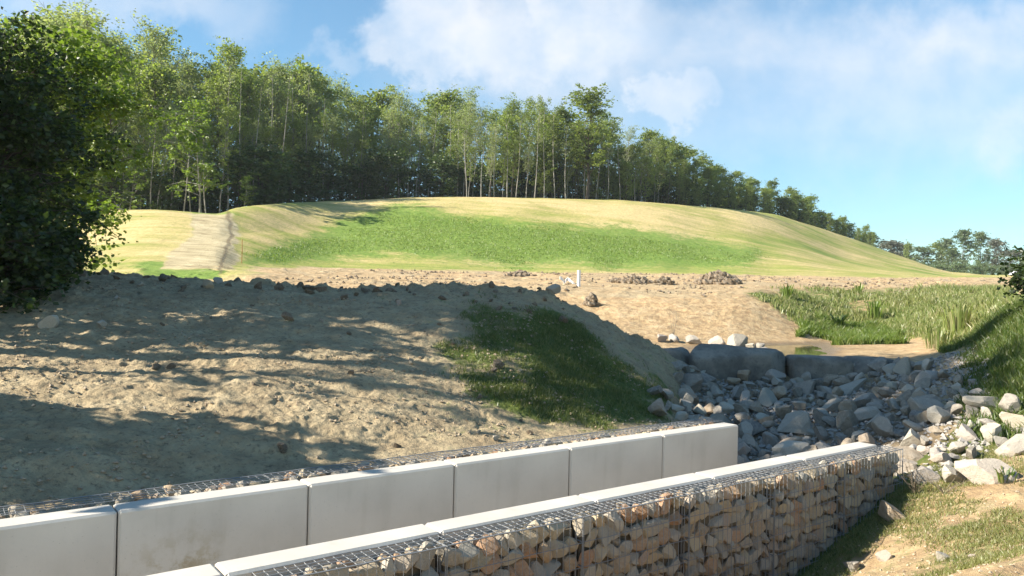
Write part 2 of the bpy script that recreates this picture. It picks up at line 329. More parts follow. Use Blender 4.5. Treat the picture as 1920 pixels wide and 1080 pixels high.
def rock_material(name, cols_, bump=.5, scale=3, rough=.9):
    g = NT(name); oi = g.n('ShaderNodeObjectInfo'); c = g.coord('Object')
    va = g.n('ShaderNodeVectorMath', operation='ADD'); g.link(c, va.inputs[0])
    mv = g.n('ShaderNodeVectorMath', operation='SCALE'); cx = g.n('ShaderNodeCombineXYZ'); cx.inputs[0].default_value = cx.inputs[1].default_value = 1
    g.link(cx.outputs[0], mv.inputs[0]); g.link(g.math('MULTIPLY', oi.outputs['Random'], 37), mv.inputs['Scale']); g.link(mv.outputs[0], va.inputs[1]); v = va.outputs[0]
    k = len(cols_); rc = g.ramp(oi.outputs['Random'], [(i/(k-1), cc) for i, cc in enumerate(cols_)])
    n1 = g.noise(scale, 6, .62, v); n2 = g.noise(scale*7, 5, .7, v)
    base = g.mix(g.mr(n1, .35, .7, 0, .55), rc, (.42, .37, .30)); base = g.mix(g.mr(n2, .5, .25, 0, .5), base, (.07, .06, .05))
    vc = g.n('ShaderNodeTexVoronoi', feature='DISTANCE_TO_EDGE'); vc.inputs['Scale'].default_value = scale*.8; g.link(v, vc.inputs['Vector'])
    g.link(base, g.p.inputs['Base Color']); g.p.inputs['Roughness'].default_value = rough; g.p.inputs['Specular IOR Level'].default_value = .3
    g.link(g.bump(g.math('ADD', n1, g.math('MULTIPLY', n2, .35)), bump, .05), g.p.inputs['Normal']); return g.m
MR_grey = rock_material('grey_stone', [(.23, .21, .185), (.36, .32, .265), (.15, .14, .13), (.42, .375, .30), (.25, .22, .19), (.34, .25, .165), (.20, .17, .13), (.30, .28, .26)])
MR_pale = rock_material('pale_stone', [(.37, .34, .29), (.46, .41, .33), (.38, .31, .26), (.34, .325, .30), (.46, .40, .30)])
MR_tan = rock_material('tan_gabion_stone', [(.36, .27, .16), (.44, .35, .23), (.32, .22, .13), (.40, .35, .27), (.33, .29, .24), (.47, .38, .24), (.38, .20, .10), (.42, .38, .31), (.28, .24, .19)], .4, 6)
MR_block = rock_material('block_stone', [(.13, .12, .105), (.17, .15, .125)], 1.0, 1.8)
MR_clod = rock_material('dark_earth_clod', [(.12, .085, .05), (.20, .14, .085), (.15, .11, .07)], .8, 8, 1)
MR_crumb = rock_material('soil_crumb', [(.38, .285, .185), (.45, .35, .23), (.30, .22, .14)], .4, 20, 1)
def leaf_material(name, cols_, tr=.45):
    g = NT(name); geo = g.n('ShaderNodeNewGeometry'); oi = g.n('ShaderNodeObjectInfo')
    f = g.math('FRACT', g.math('ADD', geo.outputs['Random Per Island'], oi.outputs['Random']))
    k = len(cols_); c = g.ramp(f, [(i/(k-1), cc) for i, cc in enumerate(cols_)])
    c2 = g.mix(g.math('MULTIPLY', oi.outputs['Random'], .35), c, tuple(x*.6 for x in cols_[0]))
    d = g.n('ShaderNodeBsdfDiffuse'); t = g.n('ShaderNodeBsdfTranslucent'); ms = g.n('ShaderNodeMixShader'); ms.inputs[0].default_value = tr
    g.link(c2, d.inputs[0]); g.link(g.mix(1.0, c2, (1.25, 1.3, .7), 'MULTIPLY'), t.inputs[0]); g.link(d.outputs[0], ms.inputs[1]); g.link(t.outputs[0], ms.inputs[2])
    gl = g.n('ShaderNodeBsdfGlossy'); gl.inputs['Roughness'].default_value = .45; m2 = g.n('ShaderNodeMixShader'); m2.inputs[0].default_value = .04
    g.link(ms.outputs[0], m2.inputs[1]); g.link(gl.outputs[0], m2.inputs[2]); g.link(m2.outputs[0], g.out.inputs[0]); g.N.remove(g.p); return g.m
ML_forest = leaf_material('forest_leaf', [(.15, .20, .045), (.22, .28, .065), (.29, .33, .11), (.17, .24, .05)], .58)
ML_pale = leaf_material('pale_forest_leaf', [(.24, .29, .13), (.36, .40, .20), (.28, .33, .15)], .55)
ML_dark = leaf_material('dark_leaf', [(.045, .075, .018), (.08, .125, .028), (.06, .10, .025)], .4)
ML_lime = leaf_material('lime_leaf', [(.12, .19, .025), (.19, .26, .04), (.09, .15, .02)], .5)
ML_near = leaf_material('near_tree_leaf', [(.018, .034, .008), (.034, .062, .012), (.075, .12, .02)], .45)  # shade of the neighbouring trees is put into these dark leaf tones
ML_far = leaf_material('far_tree_leaf', [(.10, .15, .06), (.16, .21, .085), (.12, .17, .07)], .4)
ML_purple = leaf_material('dusky_leaf', [(.11, .115, .08), (.15, .15, .10), (.09, .10, .075)], .3)
MG_green = leaf_material('grass_blade', [(.05, .09, .012), (.09, .15, .02), (.13, .18, .035), (.20, .20, .07)], .4)
MG_olive = leaf_material('olive_blade', [(.06, .09, .018), (.11, .15, .03), (.16, .18, .05), (.24, .22, .09)], .4)
MG_reed = leaf_material('reed_blade', [(.15, .20, .05), (.22, .27, .07), (.28, .30, .12), (.38, .34, .18), (.13, .19, .04)], .4)
MG_lush = leaf_material('lush_blade', [(.14, .22, .035), (.22, .30, .06), (.15, .21, .04), (.28, .30, .10)], .5)
MG_dry = leaf_material('dry_blade', [(.26, .25, .09), (.20, .24, .06), (.34, .31, .15), (.13, .18, .035)], .35)
def bark_material(name, a, b):
    g = NT(name); n = g.noise(3, 5, .6, sc=(1, 1, .3)); g.link(g.ramp(n, [(.35, a), (.65, b)]), g.p.inputs['Base Color']); g.p.inputs['Roughness'].default_value = .95
    g.link(g.bump(n, .4, .03), g.p.inputs['Normal']); return g.m
MB_pale = bark_material('pale_bark', (.16, .145, .12), (.36, .34, .30)); MB_dark = bark_material('dark_bark', (.035, .028, .02), (.09, .075, .055)); MB_brown = bark_material('brown_bark', (.07, .055, .04), (.17, .14, .11))
def concrete():
    g = NT('smooth_concrete'); n = g.noise(1.1, 5, .6); f = g.noise(30, 4, .6); sv = g.noise(2.2, 4, .6, sc=(1.6, 1.6, .25))
    c = g.ramp(n, [(.3, (.45, .415, .365)), (.7, (.55, .51, .45))]); c = g.mix(g.mr(sv, .55, .75, 0, .35), c, (.37, .335, .285)); c = g.mix(g.mr(f, .6, .75, 0, .25), c, (.36, .35, .33))
    A = g.n('ShaderNodeAttribute', attribute_name='stain'); st = g.math('MULTIPLY', A.outputs['Fac'], g.mr(g.noise(7, 5, .7), .42, .62))
    vz = g.n('ShaderNodeTexVoronoi'); vz.inputs['Scale'].default_value = 22; g.link(g.coord(), vz.inputs['Vector']); c = g.mix(g.mr(vz.outputs['Distance'], .10, .05, 0, .5), c, (.25, .23, .2)); c = g.mix(g.mr(g.noise(5, 5, .65, sc=(1, 1, .12)), .58, .75, 0, .3), c, (.36, .32, .26))
    c = g.mix(g.math('MULTIPLY', st, .95), c, (.30, .235, .13)); g.link(c, g.p.inputs['Base Color']); g.p.inputs['Roughness'].default_value = .8
    g.link(g.bump(g.math('ADD', f, n), .12, .01), g.p.inputs['Normal']); return g.m
MC = concrete()
def flatmat(name, c, rough=.6, metal=0, n=.15):
    g = NT(name); f = g.noise(9, 4, .6); g.link(g.mix(g.mr(f, .3, .7, 0, n*2), c, tuple(x*.6 for x in c)), g.p.inputs['Base Color']); g.p.inputs['Roughness'].default_value = rough; g.p.inputs['Metallic'].default_value = metal; return g.m
M_wire = flatmat('galvanised_wire', (.22, .225, .23), .6, .1); M_white = flatmat('white_plastic', (.80, .79, .78), .5); M_dark = flatmat('brown_rubble_fill', (.15, .12, .08), 1, 0, .4)
M_geo = flatmat('dark_membrane', (.10, .10, .10), .9); M_orange = flatmat('weathered_orange_paint', (.42, .16, .04), .7); M_car = flatmat('white_car_paint', (.75, .76, .78), .3); M_glass = flatmat('dark_glass', (.03, .035, .04), .15); M_tyre = flatmat('tyre_rubber', (.03, .03, .03), .9)
M_twig = flatmat('dry_twig', (.20, .16, .11), .9); M_flower = flatmat('yellow_petal', (.75, .55, .03), .7)
def water_mat():
    g = NT('shallow_muddy_water'); g.p.inputs['Base Color'].default_value = (.085, .085, .035, 1); g.p.inputs['Roughness'].default_value = .06; g.p.inputs['IOR'].default_value = 1.33
    g.link(g.bump(g.noise(4, 3, .5), .06, .02), g.p.inputs['Normal']); return g.m
MW = water_mat()
# ------------------------------------------------------------------ terrain mesh
def inpoly(px, py, poly):
    c = np.zeros(px.shape, bool); n = len(poly)
    for i in range(n):
        x1, y1 = poly[i]; x2, y2 = poly[i-1]
        if y1 == y2: continue
        c ^= ((y1 > py) != (y2 > py)) & (px < (x2-x1)*(py-y1)/(y2-y1)+x1)
    return c
def polydist(px, py, poly):
    d = np.full(px.shape, 1e9); n = len(poly)
    for i in range(n):
        x1, y1 = poly[i]; x2, y2 = poly[i-1]; dx, dy = x2-x1, y2-y1
        t = np.clip(((px-x1)*dx+(py-y1)*dy)/(dx*dx+dy*dy), 0, 1); d = np.minimum(d, np.hypot(px-x1-t*dx, py-y1-t*dy))
    return np.where(inpoly(px, py, poly), d, -d)
PLUSH = [(455, 492), (560, 455), (650, 420), (745, 390), (790, 392), (850, 412), (950, 420), (1060, 430), (1180, 432), (1300, 452), (1420, 478), (1400, 490), (1250, 494), (1120, 500), (1080, 488), (960, 494), (860, 480), (720, 470), (640, 478), (560, 488)]
PTAN = [(440, 392), (700, 374), (900, 369), (1150, 380), (1440, 405), (1500, 430), (1380, 452), (1180, 430), (1000, 424), (860, 410), (790, 388), (640, 410), (480, 440)]
PMOUND = [(850, 575), (900, 552), (960, 548), (1040, 575), (1120, 610), (1200, 665), (1255, 740), (1230, 785), (1130, 800), (1000, 790), (900, 740), (860, 680), (800, 640)]
PPATH = [(355, 401), (432, 401), (452, 425), (446, 455), (438, 503), (300, 503), (318, 480), (345, 455), (362, 430)]
PREED = [(1375, 543), (1500, 540), (1905, 535), (1905, 640), (1850, 640), (1770, 672), (1735, 640), (1680, 634), (1560, 632), (1510, 622), (1475, 600), (1425, 568)]
PSAND = [(1180, 548), (1330, 545), (1450, 570), (1520, 625), (1740, 636), (1760, 660), (1700, 690), (1560, 705), (1400, 690), (1240, 650), (1150, 605), (1060, 565)]
def masks(X, Y, z):
    px, py = proj(X, Y, z); u = X/Y
    nz = fbm(X*.5, Y*.5, 4, 81)
    Yc = feat(u, 2); Yf = feat(u, 5); Yg = feat(u, 6); Ye = feat(u, 4)
    D = -CT*X+ST*Y; s = ST*X+CT*Y
    hill = sst(-.8, .8, Y-Yg+fbm(X*.25, Y*.25, 3, 83)*2.5)
    gully = sst(500, 440, px+nz*40)*sst(33, 37, Y+nz*2)*sst(2, -1, Y-Yg-2)
    hill = np.maximum(hill, gully)
    lush = sst(-45, 30, polydist(px+nz*10, py+nz*4, PLUSH))*hill*(Y > 50)
    lush = np.maximum(lush, gully*.9*sst(210, 290, px+nz*30)*sst(450, 395, px+nz*40))
    low = sst(14, 0, Y-Yg)*(px > 470)*(px < 1250)*.36; lush = np.maximum(lush, low*hill)
    mound = (Y < Yc+.3)*(D > DF+WT)*(u < .3)
    turf = sst(-70, 60, polydist(px+nz*60, py+nz*25, PMOUND))*(.80+.75*fbm(X*.9, Y*.9, 3, 88))*mound*sst(.5, -1.5, Y-Yc+.8)
    turf = np.maximum(turf, mound*sst(7.5, 9, Y)*sst(500, 900, px)*.28)
    reed = sst(-10, 14, polydist(px+nz*16, py+nz*6, PREED))*(Y > 15)*(.78+.5*fbm(X*.7, Y*.9, 4, 89)); turf = np.maximum(turf, reed)
    rb = sst(1740, 1850, px+fbm(X, Y, 2, 85)*40)*(Y > 9.6)*(Y < 30); turf = np.maximum(turf, rb*.72)
    nb = (D < DG+.3)*(Y < 11); turf = np.maximum(turf, nb*(.20+.38*nz+.45*sst(.7, .0, DG-D)))
    sand = sst(-4, 6, Y-Yc-1)*(1-hill)
    sand = np.maximum(sand*.95, nb*.8)
    sand = np.where((Y > Yf-1), np.clip(sand*(.70+.9*nz), 0, 1), sand)
    wet = sst(.24, .12, z)*(Y > 17.9)*(Y < 30)*(u > .2)
    wet = np.maximum(wet, (Y > 10)*(Y < 17.6)*(u > .22)*sst(0.1, -.2, z)*.85)  # ground among the riprap darkened through this mask to give dark gaps
    path = sst(-4, 3, polydist(px+fbm(X*.6, Y*.6, 4, 87)*16, py+fbm(X*.5, Y*.5, 3, 86)*6, PPATH))*(Y > 38)*(Y < 75)
    rut = sst(6, 1, np.abs(px+nz*5-np.interp(py, [403, 425, 440, 470, 500], [428, 431, 434, 423, 414])))*(Y > 38)*(Y < 75)*(px < 460)
    wet = np.maximum(wet, rut*.8); path = np.maximum(path, 0); lush = lush*(1-path)  # rut is a dark stripe in colour only, carried by this mask
    m1 = np.stack([turf, lush, wet, np.ones_like(wet)], -1); m2 = np.stack([sand, hill, path, np.ones_like(wet)], -1)
    dry = sst(-22, 22, polydist(px+nz*14, py+nz*5, PTAN))*.9; dry = np.maximum(dry, (px < 360)*(Y > 40)*sst(495, 440, py+nz*10)*.8); m1[..., 3] = dry*hill
    return m1, m2, px, py, Yg
def build_terrain():
    ug = np.concatenate([np.linspace(-2.6, -.74, 70, endpoint=False), np.linspace(-.74, .74, 760), np.linspace(.745, 2.3, 60)])
    Yr = np.concatenate([np.geomspace(.3, 3.4, 14, endpoint=False), np.geomspace(3.4, 20, 480, endpoint=False), np.geomspace(20, 160, 300, endpoint=False), np.geomspace(160, 900, 34)])
    UU, YY = np.meshgrid(ug, Yr); X = UU*YY; Z = H(X, YY)
    m1, m2, px, py, Yg = masks(X, YY, Z)
    nr, nc = X.shape; idx = np.arange(nr*nc).reshape(nr, nc)
    Q = np.stack([idx[:-1, :-1], idx[:-1, 1:], idx[1:, 1:], idx[1:, :-1]], -1).reshape(-1, 4)
    V = np.stack([X, YY, Z], -1).reshape(-1, 3)
    hc = (m2[..., 1] > .5).ravel()[Q[:, 0]] & (V[Q[:, 0], 1] > 33); pc = (m2[..., 2] > .5).ravel()[Q[:, 0]]
    far = V[Q[:, 0], 1] > 200
    # smooth normals computed once over the whole sheet so that the pieces meet without a seam
    dX = np.gradient(V.reshape(nr, nc, 3), axis=1); dY = np.gradient(V.reshape(nr, nc, 3), axis=0)
    Nn = np.cross(dX, dY).reshape(-1, 3); Nn /= np.linalg.norm(Nn, axis=1, keepdims=True)
    for name, sel in (('ground', ~hc & ~pc & ~far), ('path', pc & ~far), ('hill', hc & ~pc & ~far), ('distant_hills', far)):
        q = Q[sel]; used, inv = np.unique(q, return_inverse=True); q2 = inv.reshape(-1, 4)
        o = mesh_np(name, V[used], q2, GM, smooth=True); tag(o, kind='structure')
        for an, arr in (('mask', m1), ('mask2', m2)):
            at_ = o.data.attributes.new(an, 'FLOAT_COLOR', 'POINT'); at_.data.foreach_set('color', arr.reshape(-1, 4)[used].astype(np.float32).ravel())
        if len(o.data.vertices) == len(used): o.data.normals_split_custom_set_from_vertices(Nn[used].tolist())
    back = np.array([[-60, -40, 0.03], [60, -40, 0.03], [60, .0, 0.03], [-60, .0, 0.03]], float)
build_terrain()
wX = np.array([2.5, 15.5, 15.5, 2.5]); wYy = np.array([17.7, 17.7, 31, 31])
wo = mesh_np('water', np.stack([wX, wYy, np.full(4, .115)], -1), np.array([[0, 1, 2, 3]]), MW); tag(wo, kind='structure')
# ------------------------------------------------------------------ shape builders
class Geo:
    def __init__(s): s.V = []; s.Q = []; s.T = []; s.n = 0
    def add(s, V, Q=None, T=None):
        s.V.append(np.asarray(V, float))
        if Q is not None and len(Q): s.Q.append(np.asarray(Q)+s.n)
        if T is not None and len(T): s.T.append(np.asarray(T)+s.n)
        s.n += len(V)
    def tube(s, pts, rad, sides=6):
        pts = np.asarray(pts, float); n = len(pts); rad = np.broadcast_to(rad, (n,)) if np.ndim(rad) else np.full(n, rad)
        tg = np.gradient(pts, axis=0); tg /= np.linalg.norm(tg, axis=1, keepdims=True)+1e-9
        ref = np.array([.13, .27, .95]) if abs(tg[0, 2]) < .9 else np.array([.95, .2, .1])
        a = np.cross(tg, ref); a /= np.linalg.norm(a, axis=1, keepdims=True); b = np.cross(tg, a)
        th = np.arange(sides)*2*math.pi/sides
        V = pts[:, None]+rad[:, None, None]*(np.cos(th)[None, :, None]*a[:, None]+np.sin(th)[None, :, None]*b[:, None])
        i = np.arange(n-1)[:, None]*sides; j = np.arange(sides)[None]; j2 = (j+1) % sides
        Q = np.stack([i+j, i+j2, i+sides+j2, i+sides+j], -1).reshape(-1, 4)
        s.add(V.reshape(-1, 3), Q)
    def box(s, lo, hi):
        x0, y0, z0 = lo; x1, y1, z1 = hi
        s.add([(x0, y0, z0), (x1, y0, z0), (x1, y1, z0), (x0, y1, z0), (x0, y0, z1), (x1, y0, z1), (x1, y1, z1), (x0, y1, z1)],
              [(0, 3, 2, 1), (4, 5, 6, 7), (0, 1, 5, 4), (1, 2, 6, 5), (2, 3, 7, 6), (3, 0, 4, 7)])
    def obj(s, name, m, parent=None, smooth=False):
        Fc = []
        if s.Q: Fc.append(np.concatenate(s.Q))
        if s.T: Fc.append(np.concatenate(s.T))
        return mesh_np(name, np.concatenate(s.V), Fc, m, parent, smooth)
def leaves(cent, size, rs, flat=.35, elong=1.5):
    """leaf-sized bent quads (two faces) at given centres"""
    n = len(cent); d = rs.normal(size=(n, 3)); d[:, 2] *= flat; d /= np.linalg.norm(d, axis=1, keepdims=True)
    r = rs.normal(size=(n, 3)); w = np.cross(d, r); w /= np.linalg.norm(w, axis=1, keepdims=True); nn = np.cross(d, w)
    sz = size*rs.uniform(.6, 1.3, (n, 1)); a = cent-d*sz*elong*.5; c = cent+d*sz*elong*.5; b = cent+w*sz*.5+nn*sz*.12; e = cent-w*sz*.5+nn*sz*.12
    V = np.stack([a, b, c, e], 1).reshape(-1, 3); k = np.arange(n)[:, None]*4
    T = np.concatenate([k+np.array([[0, 1, 2]]), k+np.array([[0, 2, 3]])])
    return V, T
def rock_mesh(seed, subdiv=3, planes=9, elong=(1, .8, .65), rough=.03, shift=.55):
    rs = np.random.RandomState(seed); bm = bmesh.new(); bmesh.ops.create_icosphere(bm, subdivisions=subdiv, radius=1)
    P = np.array([v.co for v in bm.verts]); T = np.array([[v.index for v in f.verts] for f in bm.faces]); bm.free()
    for i in range(planes):
        n = rs.normal(size=3); n /= np.linalg.norm(n); d = rs.uniform(shift, .82); e = P @ n-d; P = P-np.maximum(e, 0)[:, None]*n
    P = P*np.array(elong)
    q = P*3.1+seed*3.7
    P = P*(1+rough*(fbm(q[:, 0]+q[:, 2], q[:, 1]-q[:, 2], 3, seed)[:, None]))
    P /= np.abs(P).max()
    return P, T
# ------------------------------------------------------------------ concrete channel walls
def panel(s0, s1, D0, th, label, stain=None, grp=None):
    g = .006; a, b = s0+g, s1-g; ch = .018; H0 = -1.3
    prof = [(D0, H0), (D0, -ch), (D0+ch*np.sign(th), 0), (D0+th-ch*np.sign(th), 0), (D0+th, -ch), (D0+th, H0)]
    # length divided so that the stain has somewhere to sit
    ns = 16; ss = np.concatenate([[a, a+ch], np.linspace(a+ch, b-ch, ns)[1:-1], [b-ch, b]]); V = []; st = []
    hs = [H0, -.9, -.7, -.5, -.35, -.2, -ch]
    prof = [(D0, h) for h in hs]+[(D0+ch*np.sign(th), 0), (D0+th-ch*np.sign(th), 0), (D0+th, -ch), (D0+th, H0)]
    K = len(prof)
    for i, s in enumerate(ss):
        e = ch if i in (0, len(ss)-1) else 0
        for j, (D, h) in enumerate(prof):
            DD = D+(e*np.sign(th) if abs(D-D0) < 1e-6 else (-e*np.sign(th) if abs(D-D0-th) < 1e-6 else 0)); hh = h-e*.6 if h > -.05 else h
            x, yv = wp(s, DD); V.append((x, yv, hh))
            st.append(0 if stain is None or D != D0 else math.exp(-((s-stain[0])/stain[2])**2-((h-stain[1])/stain[3])**2))
    V = np.array(V); Q = []
    for i in range(len(ss)-1):
        for j in range(K-1): Q.append((i*K+j, i*K+j+1, (i+1)*K+j+1, (i+1)*K+j))
    Q = np.array(Q)
    if th < 0: Q = Q[:, ::-1]
    caps = []
    o0 = V[0].copy(); V = V-np.array([o0[0], o0[1], 0])
    o = mesh_np('concrete_wall_panel', V, [Q], MC, loc=(o0[0], o0[1], 0))
    bm = bmesh.new(); bm.from_mesh(o.data); bm.verts.ensure_lookup_table()
    bm.faces.new([bm.verts[j] for j in range(K)]); bm.faces.new([bm.verts[(len(ss)-1)*K+j] for j in range(K)][::-1])
    bmesh.ops.recalc_face_normals(bm, faces=bm.faces[:]); bm.to_mesh(o.data); bm.free()
    a_ = o.data.attributes.new('stain', 'FLOAT', 'POINT'); a_.data.foreach_set('value', np.array(st, np.float32))
    tag(o, label, 'wall panel', grp); return o
ordn = ['nearest', 'second', 'third', 'fourth', 'fifth', 'sixth', 'last']
FL = ['grey concrete panel of the far channel wall, cut off by the left edge of the photo', 'wide grey concrete panel of the far channel wall with a brown mud stain',
      'clean concrete panel of the far channel wall, right of the one with the brown stain', 'concrete panel of the far channel wall, third from its open right end',
      'concrete panel of the far channel wall with tree shade lying on its top edge', 'end panel of the far channel wall standing against the grey riprap']
for i, k in enumerate(range(-1, 5)):
    panel(SF0+k*L, SF0+(k+1)*L if k < 4 else SFE, DF, WT, FL[i], (SF0+.45, -.62, .38, .28) if k == 0 else None, 'concrete panels of the far channel wall')
NL = ['white topped concrete panel of the near channel wall, at the lower left beside the first gabion', 'near channel wall panel, second one seen from the lower left', 'near channel wall panel, third one seen from the lower left',
      'near channel wall panel, fourth one seen from the lower left', 'near channel wall panel next to the end one', 'end panel of the near channel wall beside the gabion corner by the riprap']
for i, k in enumerate(range(-1, 5)):
    panel(SN0+k*L, SN0+(k+1)*L, DN, -WT, NL[i], None, 'concrete panels of the near channel wall')
tag(mesh_np('channel_floor', np.array([(*wp(-2, DN-.02), -1.12), (*wp(SFE+.2, DN-.02), -1.12), (*wp(SFE+.2, DF+.02), -1.12), (*wp(-2, DF+.02), -1.12)]), np.array([[0, 1, 2, 3]]), MC), kind='structure')
# ------------------------------------------------------------------ gabions
RK = [rock_mesh(100+i, 3, 14, (1, RS.uniform(.85, 1), RS.uniform(.8, 1)), .03, .38) for i in range(14)]
rock_cache = {}
def rock_data(kind, i, m):
    k = (kind, i)
    if k not in rock_cache:
        P, T = RK[i] if kind == 'g' else RR[i]
        me = mesh_np('tmp', P, T, m, smooth=False); rock_cache[k] = me.data; bpy.data.objects.remove(me)
    return rock_cache[k]
def gabion(s0, s1, Do, Di, depth, label, grp, front=True):
    """Do: outer face, Di: face against the concrete; local x along the wall, local y into the basket"""
    sg = 1 if Di > Do else -1; W = abs(Di-Do); ox, oy = wp(s0, Do); Ln = s1-s0-.012
    root = empty('gabion', (ox, oy, -depth+(0 if front else .035))); root.rotation_euler = (0, 0, math.atan2(CT, ST)); tag(root, label, 'gabion', grp)
    def J(p): return p if sg > 0 else (p[0], -p[1], p[2])
    w = Geo(); r = .003; topz = depth-.02; step = .062
    nx = int(Ln/step)
    for i in range(nx+1):
        x = i*Ln/nx; wob = random.uniform(-.004, .004)
        if front: w.tube([J((x, -.004, .0)), J((x+wob, -.008, depth*.5)), J((x, -.004, topz))], r, 4)
        w.tube([J((x, -.004, topz)), J((x, W*.5, topz+random.uniform(-.006, .004))), J((x, W-.004, topz))], r, 4)
    for j in range(5):
        yv = -.004+j*(W-.002)/4; w.tube([J((i*Ln/6, yv, topz+.006+random.uniform(-.005, .004))) for i in range(7)], r if j else .0055, 4)
    if front:
        nz = int(depth/.19)
        for j in range(nz):
            z = topz-.19*(j+1); w.tube([J((i*Ln/5, -.010+random.uniform(-.004, 0), z+random.uniform(-.004, .004))) for i in range(6)], r, 4)
        for xx in (0, Ln): 
            for j in range(4): w.tube([J((xx, j*W/3, 0)), J((xx, j*W/3, topz))], r, 4)
            for j in range(nz): w.tube([J((xx, 0, topz-.19*(j+1))), J((xx, W, topz-.19*(j+1)))], r, 4)
    w.obj('wire_basket', M_wire, root)
    c = Geo(); c.box((0.03, .085 if sg > 0 else -W+.03, 0), (Ln-.03, W-.03 if sg > 0 else -.085, topz-.1)); c.obj('stone_core', M_dark, root)
    # stones
    rs = np.random.RandomState(5000+int(s0*100)+(1 if front else 2)); pts = []
    if front:
        z = .02
        rows = []; zt = topz-.085
        while zt > -.02: rows.append(zt); zt -= .128
        for ri, z in enumerate(rows):
            x = .07+(.05 if ri % 2 else 0)
            while x < Ln-.05:
                wd = rs.uniform(.10, .19); pts.append((x, .072+rs.uniform(-.004, .008), z+rs.uniform(-.02, .02), wd*.60, .068, rs.uniform(.066, .096))); x += wd*.93
        x = .08
        while x < Ln-.05:
            wd = rs.uniform(.1, .17); pts.append((x, W-.07, topz-.07+rs.uniform(-.03, .0), wd*.56, .07, .06)); x += wd
        while len(pts) < 100: pts.append((rs.uniform(.06, Ln-.06), .10, rs.uniform(.3, topz-.1), .06, .05, .06))
    else:
        for yy_ in (.065, W-.065):
            x = .08
            while x < Ln-.05:
                wd = rs.uniform(.1, .17); pts.append((x, yy_, topz-.055+rs.uniform(-.02, .0), wd*.56, .068, .058)); x += wd
    for k, (x, yv, z, a, b, cc) in enumerate(pts[:100]):
        o = bpy.data.objects.new('stone', rock_data('g', rs.randint(14), MR_tan)); COL.objects.link(o); o.parent = root
        o.location = J((x, yv, z)); o.scale = (a*1.22, b*1.05, cc*1.25); o.rotation_euler = (rs.uniform(-.25, .25), rs.uniform(-.45, .45), rs.choice([0, math.pi])+rs.uniform(-.25, .25))
NG = 6; gl = 1.24
NGL = ['gabion at the far right end of the near wall, its corner against the pale rocks', 'tan stone gabion, second from the right end of the near wall', 'tan stone gabion, third from the right end of the near wall',
       'tan stone gabion, fourth from the right end of the near wall', 'tan stone gabion in the bottom centre of the photo, fifth from the right end', 'gabion at the bottom left end of the row, only its lid and top stones showing']
for i in range(NG):
    gabion(SNE-(i+1)*gl+.1, SNE-i*gl+.1, DG, DG+GB, 1.32, NGL[i], 'gabion baskets along the near channel wall')
FGL = ['narrow gabion lid behind the end panel of the far wall, by the riprap', 'gabion lid behind the tree-shaded panel of the far wall', 'gabion lid behind the far wall, third from its open end',
       'gabion lid behind the far wall, below the mottled dirt slope, fourth from the open end', 'gabion lid behind the brown stained panel of the far wall', 'gabion lid behind the far wall at the left, cut off by the photo edge', 'gabion lid of reddish stones at the lower left edge of the photo']
for i in range(7):
    gabion(SFE-(i+1)*gl, SFE-i*gl, DF+WT+GB, DF+WT, .4, FGL[i], 'gabion baskets behind the far channel wall', False)
